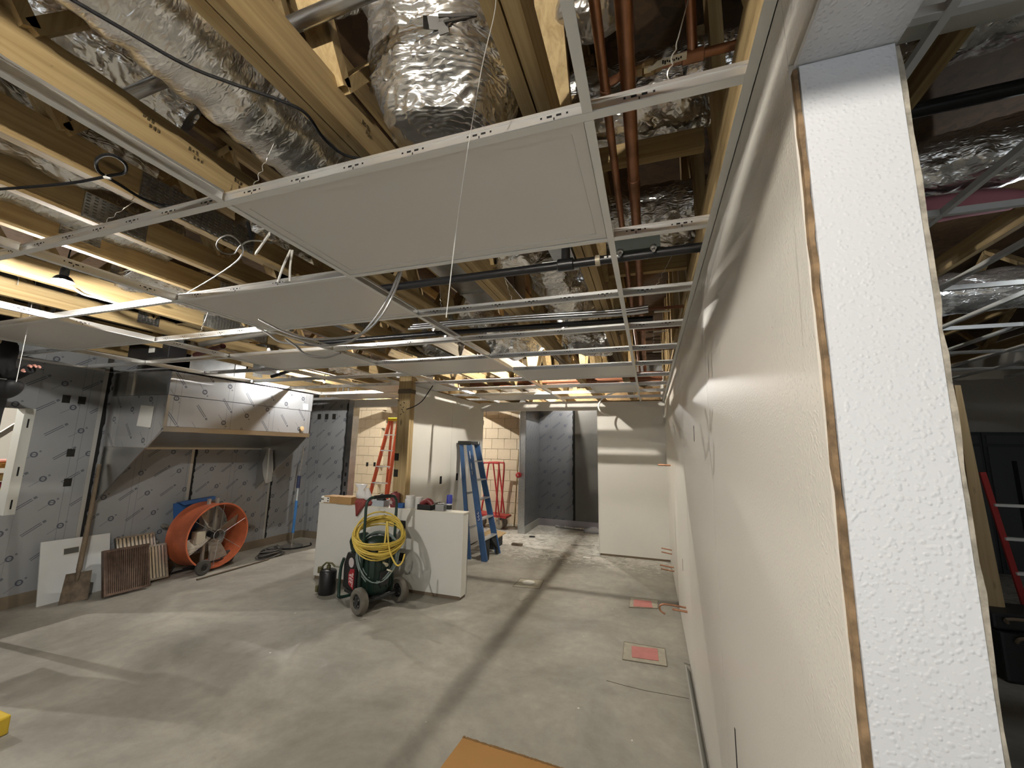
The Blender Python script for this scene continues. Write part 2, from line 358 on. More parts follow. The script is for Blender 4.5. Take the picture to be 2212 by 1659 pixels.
# right wall: core with cream panels on the face, ends at the doorway jamb (y = 0.70)
def panel_root(name, label): return structure_root(name, label)
STUD = mat('stud_edge', (.40,.26,.12), .8, var=.4, scale=20)
JY = .70
wr = structure_root('wall_right', 'long cream panelled wall on the right running to the back')
MB().bb((WX_+.012, JY+.012, 0), (.374, 6.97, CEIL+.0)).build('core', STUD, wr)
for (a, b_) in ((JY+.006, 1.90), (1.905, 3.30), (3.305, 4.52), (4.525, 5.75), (5.755, 6.85)):
    MB().bb((WX_, a, .025), (WX_+.011, b_, CEIL)).build('panel', FRPW, wr)
MB().bb((WX_+.004, JY+.02, 0), (WX_+.02, 6.85, .03)).build('base_gap', mat('sill_dark', (.10,.08,.06), .9), wr)
MB().bb((.375, JY+.006, 0), (.386, 6.97, 2.8)).build('panel', DRYW, wr)
# panel strip above the doorway and the header
MB().bb((WX_, -1.6, 2.29), (WX_+.011, JY+.004, CEIL)).build('header_panel', FRPW, wr)
MB().bb((WX_+.012, -1.6, 2.285), (.374, JY+.011, 2.8)).build('header_core', STUD, wr)
MB().bb((.375, -1.6, 2.285), (.386, JY+.005, 2.8)).build('header_panel', DRYW, wr)
MB().bb((WX_+.006, -1.6, 2.273), (.384, JY-.002, 2.284)).build('header_soffit', FRPJ, wr)
MB().bb((WX_+.012, -2.4, 0), (.385, -1.6, 2.8)).build('core', STUD, wr)
# jamb face towards the camera
jm = MB(); jm.bb((WX_+.010, JY-.010, 0), (.379, JY, 2.271)); jm.build('jamb_panel', FRPJ, wr)
# ragged raw board edges beside the jamb panel
def ragged(x0, x1, y0, y1, z0, z1, seed, n=60):
    rnd = random.Random(seed); mb = MB(); vs = []; fs = []
    for i in range(n+1):
        z = z0+(z1-z0)*i/n; d = rnd.uniform(0, .003)
        vs += [(x0-d, y0, z), (x1+rnd.uniform(-.002,.002), y0-rnd.uniform(0,.002), z), (x1, y1, z), (x0-d, y1, z)]
    for i in range(n):
        for k in range(4): fs.append((i*4+k, i*4+(k+1) % 4, (i+1)*4+(k+1) % 4, (i+1)*4+k))
    fs += [(3,2,1,0), tuple(n*4+k for k in range(4))]
    return mb.add(vs, fs)
ragged(WX_+.0035, WX_+.009, JY-.006, JY+.005, 0, 2.27, 3).build('raw_edge', mat('raw_edge_brown', (.30,.20,.11), .9, var=.6, scale=30), wr)
ragged(.380, .388, JY-.004, JY+.02, 0, 2.27, 4).build('raw_edge', mat('raw_edge_grey', (.46,.42,.35), .9, var=.5, scale=40), wr)
# narrow slots cut in the wall
for (y, z, h) in ((2.53, 1.745, .045), (1.70, .62, .10), (4.05, .66, .05)):
    MB().bb((WX_-.0015, y-.006, z-h), (WX_+.004, y+.006, z+h)).build('slot', DARK, wr)
# wooden framing above the right wall
wf = structure_root('trim_1', 'golden pine framing standing on top of the right wall above the grid')
MB().bb((.255, -2.4, CEIL), (.295, 6.97, CEIL+.29)).build('rim_board', WY, wf)
MB().bb((.345, -2.4, CEIL+.36), (.385, 6.97, CEIL+.36+.09)).build('plate', WY, wf)
for i in range(16):
    y = -2.1+i*.6
    MB().beam((.30, y, CEIL+.05), (.30, y+.42, 3.7), .04, .09).build('web', WZ, wf)
    MB().bb((.255, y+.5, CEIL+.29), (.30, y+.59, 3.7)).build('stud', WZ, wf)
# white wall angle along the right wall
wa = structure_root('trim_2', 'white painted wall angle under the ceiling grid along the right wall')
MB().bb((WX_-.024, -2.4, CEIL-.002), (WX_, 6.85, CEIL)).bb((WX_-.002, -2.4, CEIL-.002), (WX_, 6.85, CEIL+.022)).build('angle', TEEW, wa)

# back partition on the right with the wide opening beside it
wb = structure_root('wall_back', 'cream back wall with a wide opening to the grey corridor')
MB().bb((-.80, 6.862, .02), (.30, 6.98, CEIL+.02)).build('core', STUD, wb)
MB().bb((-.81, 6.85, .03), (WX_, 6.861, CEIL)).build('panel', DRYW, wb)
MB().bb((-.815, 6.85, .03), (-.803, 6.985, 2.31)).build('end_panel', DRYW, wb)
MB().bb((-.79, 6.856, 0), (WX_, 6.97, .03)).build('sill', mat('sill_brown', (.16,.12,.08), .9), wb)
MB().bb((-2.98, 6.85, 2.31), (-.81, 6.985, CEIL+.02)).build('header', DRYW, wb)

# white partition behind the half wall (runs away from the post)
wc = structure_root('wall_middle', 'white partition running back from the wooden post')
MB().bb((-3.06, 4.56, .02), (-2.935, 6.98, CEIL+.02)).build('core', STUD, wc)
MB().bb((-2.934, 4.56, .03), (-2.923, 5.72, CEIL)).build('panel', DRYW, wc)
MB().bb((-2.934, 5.724, .03), (-2.923, 6.985, CEIL)).build('panel', DRYW, wc)
for (u, v) in ((952, 1037), (987, 1030)):
    p = xat(u, v, -2.922)
    MB().bb((-2.924, p.y-.03, p.z-.055), (-2.9205, p.y+.03, p.z+.055)).build('box_cutout', DARK, wc)

# grey corridor beyond the opening
we = structure_root('wall_corridor', 'grey film covered walls of the corridor behind the back opening')
MB().bb((-2.50, 7.90, .0), (-2.375, 9.1, 3.0)).build('core', GALV, we)
MB().bb((-2.505, 7.885, .0), (-2.37, 7.899, 2.6)).build('end_stud', GALVD, we)
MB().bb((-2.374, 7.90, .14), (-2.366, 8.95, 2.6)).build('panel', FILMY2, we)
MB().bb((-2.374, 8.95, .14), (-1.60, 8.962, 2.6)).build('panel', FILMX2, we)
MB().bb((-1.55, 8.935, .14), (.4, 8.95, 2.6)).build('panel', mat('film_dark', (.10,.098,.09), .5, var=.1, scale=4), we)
MB().bb((-2.36, 8.97, 0), (.4, 9.06, 3.0)).build('core', STUD, we)
rag = MB(); rnd = random.Random(5); vs = []
for i in range(41):
    z = .14+i*.0615; vs += [(-1.60-.004+rnd.uniform(-.012,.008), 8.945, z), (-1.545, 8.945, z)]
rag.add([Vector(p) for p in vs]+[Vector((p[0], 8.96, p[2])) for p in vs], [(2*i, 2*i+1, 2*i+3, 2*i+2) for i in range(40)]+[(82+2*i, 82+2*i+2, 82+2*i+3, 82+2*i+1) for i in range(40)])
rag.build('open_joint', DARK, we)
MB().bb((-2.365, 8.93, 0), (.4, 8.952, .14)).build('base_strip', mat('base_lilac', (.26,.24,.26), .6), we)
MB().bb((-2.37, 7.88, 0), (-2.352, 8.94, .14)).build('base_strip', mat('base_grey', (.28,.28,.26), .6), we)
MB().bb((.25, 6.99, 0), (.37, 8.93, 3.0)).build('side_panel', DRYW, we)

# cream concrete block walls at the very back, every block its own piece
BWI, BHI = .305, .232
bsrc = None
def block_wall(root, org, du, n_cols, n_rows, nrm, c0=0):
    """blocks in running bond; du = direction along the wall, nrm = towards the room"""
    global bsrc
    du = Vector(du); nrm = Vector(nrm)
    if bsrc is None:
        s = MB().box((0,0,0), (BWI-.008, .03, BHI-.008)); bsrc = s.build('block', BLOCK, root); first = True; bsrc.location = (0,0,-50)
    rz = math.atan2(du.y, du.x)
    for r in range(n_rows):
        for c in range(n_cols):
            u = (c+.5+(r % 2)*.5)*BWI
            p = Vector(org)+du*u+Vector((0,0,(r+.5)*BHI))+nrm*.004*random.uniform(-.5,.5)
            link_copy(bsrc, 'block', root, p, (0,0,rz))
wk = structure_root('wall_block', 'cream painted concrete block wall at the far back')
MB().bb((-9.4, 8.765, 0), (-6.50, 8.95, 3.7)).build('core', MORTAR, wk)
MB().bb((-4.4, 8.765, 0), (-2.5, 8.95, 3.7)).build('core', MORTAR, wk)
MB().bb((-6.68, 8.95, 0), (-6.50, 10.6, 3.7)).build('core', MORTAR, wk)
block_wall(wk, (-8.33, 8.76, 0), (1,0,0), 6, 13, (0,-1,0))
block_wall(wk, (-4.20, 8.76, 0), (1,0,0), 5, 11, (0,-1,0))
block_wall(wk, (-6.495, 8.76, 0), (0,1,0), 5, 12, (1,0,0))
bpy.data.objects.remove(bsrc, do_unlink=True)
for (u, v) in ((793, 1003), (809, 1003), (1042, 913)):
    p = yat(u, v, 8.74)
    MB().bb((p.x-.03, 8.738, p.z-.05), (p.x+.03, 8.75, p.z+.05)).build('box_cutout', DARK, wk)

# left wall with grey film panels and an opening into a bright room
wl = structure_root('wall_left', 'left wall clad in grey film covered panels with black ragged joints')
LX = -6.0
MB().bb((-6.14, 2.38, 0), (-6.02, 6.15, 3.6)).build('core', mat('wall_core_dark', (.05,.045,.04), .9), wl)
MB().bb((-6.14, FY0, 0), (-6.02, 2.38, .90)).build('core', mat('wall_core_dark', (.05,.045,.04), .9), wl)
MB().bb((-6.14, FY0, 1.95), (-6.02, 2.38, 3.6)).build('core', mat('wall_core_dark', (.05,.045,.04), .9), wl)
def film_panel(y0, y1, z0, z1):
    MB().bb((-6.02, y0, z0), (LX, y1, z1)).build('panel', FILMY, wl)
film_panel(2.375, 2.885, .12, 2.62); film_panel(2.95, 3.975, .12, 2.62); film_panel(4.03, 5.235, .12, 2.62); film_panel(5.285, 6.0, .12, 2.62)
film_panel(-3.5, 2.374, 1.95, 2.62); film_panel(-3.5, 2.374, .12, .90)
MB().bb((-6.02, -3.5, 0), (LX+.012, 6.0, .12)).build('base_strip', mat('base_brown', (.20,.16,.11), .8, var=.2, scale=3), wl)
# ragged black adhesive strips and grey edge battens in the joints
for k, (yc, z1) in enumerate(((2.918, 2.5), (4.0, 1.57), (5.26, 1.30))):
    rnd = random.Random(k+11); vs = []
    n = 50
    for i in range(n+1):
        z = .12+(z1-.12)*i/n
        vs += [(LX+.004, yc-.004, z), (LX+.004, yc+.026+rnd.uniform(-.010,.012), z)]
    mb = MB(); m_ = len(vs)
    mb.add([Vector(p) for p in vs]+[Vector((LX-.02, p[1], p[2])) for p in vs], [(2*i, 2*i+1, 2*i+3, 2*i+2) for i in range(n)]+[(m_+2*i, m_+2*i+2, m_+2*i+3, m_+2*i+1) for i in range(n)]+[(2*i, 2*i+2, m_+2*i+2, m_+2*i) for i in range(n)]+[(2*i+1, m_+2*i+1, m_+2*i+3, 2*i+3) for i in range(n)])
    mb.build('open_joint', DARK, wl)
    MB().bb((LX-.002, yc-.045, .12), (LX+.006, yc-.006, z1)).build('edge_batten', mat('batten_grey', (.42,.42,.40), .4, .4), wl)
for (u, v) in ((143, 862), (177, 865), (153, 978), (146, 1042)):
    p = xat(u, v, LX)
    MB().bb((LX-.01, p.y-.032, p.z-.042), (LX+.003, p.y+.032, p.z+.042)).build('box_cutout', mat('cutout_dark', (.02,.018,.014), .9, var=.6, scale=60), wl)
# galvanised stud lining the opening
st = MB().bb((-6.14, 2.30, .90), (-5.996, 2.378, 1.95)).build('opening_stud', mat('stud_pale', (.62,.64,.60), .4, .35), wl)
for z in (1.80, 1.32, 1.00):
    MB().bb((-5.998, 2.333, z-.045), (-5.993, 2.345, z+.045)).build('slot', DARK, st)

# back-left wall (same grey panels) with the opening to the block room
wd = structure_root('wall_back_left', 'grey film covered wall between the hood corner and the block room opening')
BY = 6.0
MB().bb((-6.0, BY+.02, 0), (-5.16, BY+.14, CEIL+.05)).build('core', mat('wall_core_dark', (.05,.045,.04), .9), wd)
MB().bb((-5.998, BY, .12), (-5.19, BY+.02, CEIL+.04)).build('panel', FILMX, wd)
MB().bb((-5.998, BY-.012, 0), (-5.17, BY+.02, .12)).build('base_strip', mat('base_brown', (.20,.16,.11), .8), wd)
js = MB().bb((-5.16, BY-.01, 0), (-5.05, BY+.15, CEIL+.02)).build('end_stud', GALV, wd)
for z in (.80, .97, 1.13, 1.30): MB().bb((-5.13, BY-.013, z-.035), (-5.09, BY-.009, z+.035)).build('stud_hole', DARK, js)
rnd = random.Random(9); vs = []; n = 40
for i in range(n+1):
    z = .5+1.9*i/n; vs += [(-5.195-rnd.uniform(0,.02), BY-.003, z), (-5.155, BY-.003, z)]
m_ = len(vs)
MB().add([Vector(p) for p in vs]+[Vector((p[0], BY+.02, p[2])) for p in vs], [(2*i, 2*i+1, 2*i+3, 2*i+2) for i in range(n)]+[(m_+2*i, m_+2*i+2, m_+2*i+3, m_+2*i+1) for i in range(n)]+[(2*i, 2*i+2, m_+2*i+2, m_+2*i) for i in range(n)]).build('open_joint', DARK, wd)
for u in (690, 706, 722):
    p = yat(u, 900, BY); MB().bb((p.x-.04, BY-.003, p.z-.05), (p.x+.035, BY+.01, p.z+.05)).build('box_cutout', mat('cutout_dark', (.02,.018,.014), .9), wd)
MB().bb((-5.05, BY+.0, 2.33), (-3.07, BY+.14, CEIL+.02)).build('header', DRYW, wd)

# half wall
hw = structure_root('wall_half', 'white half wall carrying tools and boxes beside the wooden post')
HZ = .915
MB().bb((-4.02, 4.302, .03), (-2.012, 4.42, HZ-.012)).build('core', STUD, hw)
MB().bb((-4.03, 4.29, .035), (-2.865, 4.301, HZ-.005)).build('panel', FRPB, hw)
MB().bb((-2.860, 4.29, .035), (-2.012, 4.301, HZ-.005)).build('panel', FRPB, hw)
MB().bb((-2.011, 4.288, .03), (-2.0, 4.43, HZ-.005)).build('end_panel', FRPB, hw)
MB().bb((-4.03, 4.421, .03), (-2.0, 4.432, HZ-.005)).build('panel', FRPB, hw)
MB().bb((-4.035, 4.285, HZ-.012), (-1.995, 4.437, HZ)).build('cap', mat('cap_cream', (.74,.70,.60), .5), hw)
MB().bb((-4.01, 4.296, 0), (-2.01, 4.42, .035)).build('sill', mat('sill_brown', (.16,.12,.08), .9), hw)
for (u, v) in ((870, 1133), (868, 1203)):
    p = yat(u, v, 4.29); MB().bb((p.x-.038, 4.286, p.z-.045), (p.x+.038, 4.295, p.z+.045)).build('box_cutout', mat('cutout_dark', (.02,.018,.014), .9), hw)
# wooden post standing in the half wall
po = thing('wood_post', 'square wooden post rising from the half wall into the roof space', 'post', (-2.96, 4.52, 0))
MB().bb((-3.055, 4.44, 0), (-2.875, 4.485, 3.6)).build('board', WZ, po)
MB().bb((-3.055, 4.487, 0), (-2.875, 4.545, 3.6)).build('board', WZ, po)
for (u, v) in ((857, 987), (855, 1022)):
    p = yat(u, v, 4.44); MB().bb((p.x-.03, 4.436, p.z-.045), (p.x+.03, 4.442, p.z+.045)).build('box_cutout', mat('cutout_dark', (.02,.018,.014), .9), po)
for k in range(7):
    p = yat(866+random.uniform(-9, 9), 865+k*5, 4.44)
    MB().box((p.x, 4.4385, p.z), (.025, .003, .008), (0, random.uniform(-.9,.9), 0)).build('pencil_mark', BLKCAB, po)
p = yat(869, 846, 4.44); MB().bb((-3.06, 4.432, p.z-.025), (-2.87, 4.55, p.z+.03)).build('strap', mat('strap_dark', (.13,.10,.06), .7), po)

# ------------------------------------------------------------------ roof trusses
CB = 2.60   # underside of the bottom chords
TRUSS = [(-.235, 2), (-.85, 2), (-1.52, 1), (-1.91, 1), (-2.31, 1), (-2.72, 1), (-3.50, 1), (-4.10, 1), (-4.75, 1), (-5.65, 1)]
ORD = ['first', 'second', 'third', 'fourth', 'fifth', 'sixth', 'seventh', 'eighth', 'ninth', 'tenth', 'eleventh']
plate_src = None
def make_plate(w, h, t, parent, face_x, y, z, sx):
    """toothed galvanised connector plate: rows of punched slots"""
    mb = MB(); mb.bb((face_x, y-w/2, z-h/2), (face_x+sx*.003, y+w/2, z+h/2))
    pl = mb.build('connector_plate', GALVD, parent)
    sl = MB(); ny = max(3, int(w/.026)); nz = max(3, int(h/.014))
    for i in range(ny):
        for k in range(nz):
            sl.box((face_x+sx*.0034, y-w/2+(i+.5)*w/ny, z-h/2+(k+.5)*h/nz), (.002, w/ny*.5, h/nz*.35))
    sl.build('punched_slots', mat('slot_shadow', (.16,.155,.14), .6), pl, kind='stuff')
for i, (x, ply) in enumerate(TRUSS):
    lab = f'{ORD[i]} pine roof truss counting leftwards from the right wall' + (', doubled' if ply == 2 else '')
    t = thing('roof_truss', lab, 'truss', (x, 3.4, CB), group='pine roof trusses')
    y0, y1 = -3.3, 10.2
    for k in range(ply):
        xx = x - k*.045
        MB().bb((xx-.040, y0, CB), (xx, y1, CB+.125)).build('bottom_chord', WY, t)
        MB().bb((xx-.040, y0, 3.66), (xx, y1, 3.76)).build('top_chord', WY, t)
    off = (i*.37) % 1.0
    yy = y0+.2+off*.6; up = i % 2
    while yy < y1-1.0:
        a = (x-.02, yy, CB+.11 if up else 3.68); b = (x-.02, yy+.62, 3.68 if up else CB+.11)
        MB().beam(a, b, .036, .085, (1,0,0)).build('web', WZ, t)
        if yy > .2 and yy < 6 and not up and (i+int(yy*2)) % 2 == 0:
            make_plate(.16, .10, .003, t, x, yy+.60, CB+.095, 1)
        yy += .62; up = 1-up
    if i == 3: make_plate(.50, .118, .003, t, x, 1.17, CB+.062, 1)
    if i == 2: make_plate(.20, .115, .003, t, x, 1.36, CB+.062, 1)
    if i == 4: make_plate(.24, .115, .003, t, x, 1.05, CB+.062, 1)
    if i == 5: make_plate(.55, .118, .003, t, x, 2.1, CB+.062, 1)
    if i == 6: make_plate(.60, .118, .003, t, x, 2.55, CB+.062, 1)
# lumber stamps on two chords
STAMP = mat('stamp_ink', (.10,.07,.03), .8)
def stamp(truss, x, y, z, rows=2):
    rnd = random.Random(int(y*100)); mb = MB()
    for r in range(rows):
        for c in range(3):
            mb.box((x+.001, y+c*.012-.01+r*.02, z-r*.02), (.002, .006, rnd.uniform(.008,.016)))
    mb.build('stamp', STAMP, truss)
tr = [o for o in bpy.data.objects if o.name.startswith('roof_truss')]
tr.sort(key=lambda o: -o.location.x)
stamp(tr[2], -1.52, .86, CB+.075); stamp(tr[2], -1.52, .72, CB+.085); stamp(tr[2], -1.52, 1.03, CB+.07)
stamp(tr[1], -.85, .95, CB+.08); stamp(tr[3], -1.91, 1.9, CB+.06)
# flat blocking between chords
for k, (x0, x1, y, z) in enumerate(((-.83, -.33, .30, 3.55), (-.83, -.33, .50, 3.18), (-.24, .25, 1.62, 2.86), (-.24, .25, 2.5, 2.74), (-2.4, -1.95, 2.3, 2.9), (-3.0, -2.5, 3.2, 2.8), (-4.2, -3.7, 3.5, 2.75), (-1.87, -1.56, 1.75, 2.95))):
    o = MB().bb((x0, y, z), (x1, y+.04, z+.09)).build('blocking', WX)
    tag(o, ['pine block nailed high between the two doubled trusses, nearer one', 'pine block nailed high between the two doubled trusses, farther one', 'pine block behind the copper pipes beside the right wall', 'pine block beyond the pipe clamp beside the right wall', 'pine block between trusses over the second white panel', 'pine block between trusses left of the room middle', 'pine block between trusses near the range hood', 'pine block above the small nail plates on the left'][k], 'blocking')

# ------------------------------------------------------------------ suspended ceiling grid
GX, GY, DX, DY = -.1154, .8744, 1.2192, .6096
def gx(i): return GX+DX*i
def gy(j): return GY+DY*j
grid = thing('ceiling_grid', 'metal suspended ceiling grid of tees hanging under the trusses', 'ceiling grid', (-1.3, 2.7, CEIL))
def tee(p, q, name, slots=False, sp=.203, seed=0):
    """inverted T section with a bulb on top, face 24 mm wide"""
    p = Vector(p); q = Vector(q); d = (q-p).normalized(); s = Vector((d.y, -d.x, 0))
    mb = MB()
    def rail(w, z0, z1):
        a = s*(w/2); P = [p-a, p+a, q+a, q-a]
        mb.prism([x+Vector((0,0,z0)) for x in P], (0,0,z1-z0))
    rail(.003, .003, .034); rail(.009, .032, .041)
    o = mb.build(name, TEE, grid)
    m2 = MB(); a = s*.012; P = [p-a, p+a, q+a, q-a]; m2.prism([x+Vector((0,0,-.001)) for x in P], (0,0,.0035))
    m2.build('face', TEEW, o)
    if slots:
        sl = MB(); L = (q-p).length; n = int(L/sp)
        for k in range(n):
            c = p+d*((k+.5)*sp)
            for (off, ww, hh, zz) in ((-.033,.005,.005,.024), (-.012,.013,.0055,.024), (.012,.013,.0055,.024), (.033,.005,.005,.024), (.0,.003,.010,.014)):
                sl.box(c+d*off+Vector((0,0,zz)), (ww if abs(d.x) > .5 else .0046, .0046 if abs(d.x) > .5 else ww, hh))
        sl.build('slots', DARK, o, kind='stuff')
    return o
XL, XR = -5.985, WX_-.003
J0, J1 = -5, 9
YEND = 6.845
for j in range(J0, J1+1):
    y = gy(j)
    near = 0 <= j <= 6
    if j % 2 == 0:
        tee((XL if y < 2.9 or y > 5.05 else -4.99, y, CEIL), (XR, y, CEIL), 'main_tee', slots=near, seed=j)
    else:
        for i in range(-4, 1):
            if i == -4 and 2.9 < y < 5.05: continue
            a = gx(i-1) if i > -4 else XL; b = gx(i)
            tee((a+.013, y, CEIL), (b-.013, y, CEIL), 'cross_tee', slots=near and i > -2, sp=.30)
        tee((gx(0)+.013, y, CEIL), (XR, y, CEIL), 'cross_tee', slots=near, sp=.16)
for i in range(-4, 1):
    x = gx(i)
    for j in range(J0-1, J1+1, 1):
        if j % 2 == 0:
            a, b = gy(j), min(gy(j+2), YEND)
            if b-a < .1: continue
            tee((x, a+.013, CEIL), (x, b-.013, CEIL), 'cross_tee', slots=(i in (-2, -3) and 0 <= j < 3), sp=.30)
# galvanised wall angle around the left side and the hood
an = MB()
for (a, b) in (((-5.999, -3.4), (-5.999, 2.95)), ((-5.0, 2.95), (-5.0, 5.0)), ((-5.999, 5.0), (-5.999, 6.0))):
    an.bb((a[0], a[1], CEIL-.002), (a[0]+.024, b[1], CEIL+.001)); an.bb((a[0], a[1], CEIL), (a[0]+.002, b[1], CEIL+.024))
an.bb((-5.999, 2.926, CEIL-.002), (-5.0, 2.95, CEIL+.001)).bb((-5.999, 2.948, CEIL), (-5.0, 2.95, CEIL+.022))
an.build('wall_angle', TEE, grid)

# ------------------------------------------------------------------ white lay-in panels
def lay_panel(i, j, label, dx=0, dxe=0, full=True):
    x0, x1 = gx(i)+.014+dx, gx(i+1)-.014-dxe; y0, y1 = gy(j)+.014, gy(j+1)-.014
    t = thing('ceiling_panel', label, 'ceiling panel', ((x0+x1)/2, (y0+y1)/2, CEIL+.003), group='white flat panels laid in the ceiling grid')
    z = CEIL+.003
    MB().bb((x0+.035, y0+.035, z+.003), (x1-.035, y1-.035, z+.012)).build('diffuser', PANEL, t)
    f = MB()
    f.bb((x0, y0, z), (x1, y0+.034, z+.013)).bb((x0, y1-.034, z), (x1, y1, z+.013)).bb((x0, y0+.034, z), (x0+.034, y1-.034, z+.013)).bb((x1-.034, y0+.034, z), (x1, y1-.034, z+.013))
    f.build('frame', PANEL, t)
    MB().bb((x0+.01, y0+.01, z+.0135), (x1-.01, y1-.01, z+.03)).build('back_cover', GALV, t)
    return t
lay_panel(-1, 0, 'large white panel nearest the viewpoint, below the big foil duct')
lay_panel(-2, 1, 'white panel second nearest, behind the looped steel conduits')
lay_panel(-4, 1, 'brightly lit white panel at the far left by the worker')
lay_panel(-3, 3, 'white panel in front of the range hood')
lay_panel(-2, 4, 'white panel beside the top of the wooden post')
lay_panel(-1, 5, 'white panel above the back opening, second from the right wall')
lay_panel(-1, 7, 'short white panel close to the back wall, right', dx=.62)
lay_panel(-2, 8, 'white panel near the blue ladder close to the back wall')
lay_panel(-3, 6, 'white panel over the half wall near the block room opening')
lay_panel(-4, 7, 'white panel over the block room opening')

# ------------------------------------------------------------------ ducts
def foil_duct(name, label, path, radii, m=FOIL, amp=.03, n=72, seed=0, freq=9, ribs=0, cap=True, fine=3):
    P = smoothpath(path, 10); N_ = len(P)
    if isinstance(radii, (int, float)): radii = [radii]*len(path)
    R = []
    for i in range(N_):
        f = i/(N_-1)*(len(radii)-1); k = min(int(f), len(radii)-2); t = f-k; t = t*t*(3-2*t); R.append(radii[k]*(1-t)+radii[k+1]*t)
    # finer stations
    Q = []; RR = []
    for i in range(N_-1):
        for s in range(fine):
            Q.append(P[i].lerp(P[i+1], s/fine)); RR.append(R[i]*(1-s/fine)+R[i+1]*s/fine)
    Q.append(P[-1]); RR.append(R[-1])
    vs = []; prev = None; s_acc = 0
    def rid(v): return (1-abs(noise.noise(v))*2)
    for i, p in enumerate(Q):
        d = (Q[min(i+1, len(Q)-1)]-Q[max(i-1, 0)]).normalized()
        if prev is None:
            a = Vector((0,0,1)) if abs(d.z) < .9 else Vector((1,0,0)); x = d.cross(a).normalized()
        else: x = (prev-d*prev.dot(d)).normalized()
        prev = x; y = d.cross(x)
        if i: s_acc += (p-Q[i-1]).length
        for k in range(n):
            th = 2*PI*k/n; dirv = x*math.cos(th)+y*math.sin(th)
            q = p+dirv*RR[i]; ct, sn = math.cos(th), math.sin(th)
            w1 = noise.noise(Vector((q.x*freq+seed, q.y*freq, q.z*freq)))
            wob = noise.noise(Vector((q.x*6, q.y*6+seed, q.z*6)))*.06
            w2 = rid(Vector((ct*2.2+seed*3, sn*2.2, (s_acc+wob)*30+ct*2.0)))
            w3 = rid(Vector((ct*5+seed, sn*5, (s_acc+wob)*62+sn*3)))
            w4 = rid(Vector((q.x*30+seed, q.y*30, q.z*30)))
            rb = math.sin(s_acc*ribs)*.35 if ribs else 0
            vs.append(q+dirv*amp*(w1*.9+w2*.30+w3*.15+w4*.10+rb)*min(1, RR[i]/.12))
    fs = []
    for i in range(len(Q)-1):
        for k in range(n): fs.append((i*n+k, i*n+(k+1) % n, (i+1)*n+(k+1) % n, (i+1)*n+k))
    if cap: fs += [tuple(range(n-1, -1, -1)), tuple((len(Q)-1)*n+k for k in range(n))]
    o = MB().add(vs, fs).build(name, m, None, smooth='all')
    if label: tag(o, label, 'duct')
    return o
# the big sagging foil bag between the doubled trusses
bag = thing('foil_duct', 'huge wrinkled silver foil duct bulging down between the doubled trusses', 'duct', (-.60, 1.02, 2.66))
b_ = foil_duct('duct_sleeve', None, [(-.46,.62,3.70), (-.52,.82,3.38), (-.58,.98,3.10), (-.625,1.08,2.88), (-.64,1.12,2.72), (-.64,1.13,2.655)], [.20,.235,.25,.245,.18,.04], amp=.034, n=150, seed=2, fine=5)
b_.parent = bag; b_.location = -bag.location
p0 = (-.60,.62,3.02)
# printed label patches on the sleeve
lm = mat('print_dark', (.06,.055,.05), .5)
def on_duct(u, v, w_, h_, ang):
    # nearest surface of the sleeve along that direction, patch laid on it
    d = ray(u, v).normalized(); best = None
    for q in b_.data.vertices:
        c = q.co; r = c-CAM; t = r.dot(d); off = (r-d*t).length
        if off < .012 and (best is None or t < best[0]): best = (t, c.copy(), q.normal.copy())
    if best is None: return
    c = best[1]; nrm = best[2].normalized(); ax = Vector((math.cos(ang), math.sin(ang), .4)); ax = (ax-nrm*ax.dot(nrm)).normalized(); ay = nrm.cross(ax)
    m = Matrix((ax, ay, nrm)).transposed()
    MB().box(c+nrm*.003, (w_, h_, .004), m).build('printed_label', lm, bag)
on_duct(937, 45, .07, .03, 1.1); on_duct(958, 30, .03, .02, 1.1); on_duct(985, 22, .10, .008, 1.1); on_duct(993, 32, .10, .008, 1.1); on_duct(960, 52, .03, .03, 1.1)
foil_duct('foil_duct', 'silver foil duct running along the left side of the doubled truss at top', [(-1.22,-.6,2.80), (-1.22,.2,2.79), (-1.215,.7,2.77), (-1.21,1.05,2.76), (-1.17,1.35,2.76), (-1.16,1.9,2.78)], [.13,.132,.13,.128,.12,.11], FOILY, amp=.012, seed=5, ribs=70)
d2 = foil_duct('foil_duct', 'dark crumpled foil duct with a torn open end behind the third truss', [(-2.05,.15,3.28), (-1.95,.45,3.18), (-1.84,.75,3.06), (-1.74,.97,2.97)], [.17,.17,.15,.11], FOIL, amp=.03, seed=8, cap=False)
foil_duct('foil_duct', 'foil duct crossing high behind the big foil bag', [(-1.10,.20,3.55), (-1.02,.45,3.46), (-.97,.75,3.36), (-.98,1.0,3.28)], [.15,.15,.14,.12], FOIL, amp=.03, seed=12)
foil_duct('insulated_duct', 'dull grey insulated duct high up left of the copper pipes', [(-.10,.70,3.56), (.1,.72,3.54), (.36,.75,3.52)], .20, FOILD, amp=.03, seed=15)
foil_duct('insulated_duct', 'grey crumpled foil duct end hanging beside the doubled truss', [(-.14,.90,3.30), (-.12,1.02,3.15), (-.14,1.10,3.0), (-.15,1.13,2.95)], [.13,.13,.10,.03], FOILD, amp=.03, seed=16)
foil_duct('foil_duct', 'bright foil duct crossing behind the copper pipes, nearer one', [(-.30,1.62,3.14), (.1,1.60,3.13), (.30,1.60,3.13), (.36,1.60,3.13)], .15, FOIL, amp=.022, seed=21)
foil_duct('foil_duct', 'foil duct crossing behind the copper pipes, farther one', [(-.24,2.45,3.06), (.1,2.42,3.05), (.42,2.42,3.05)], .17, FOIL, amp=.022, seed=22)
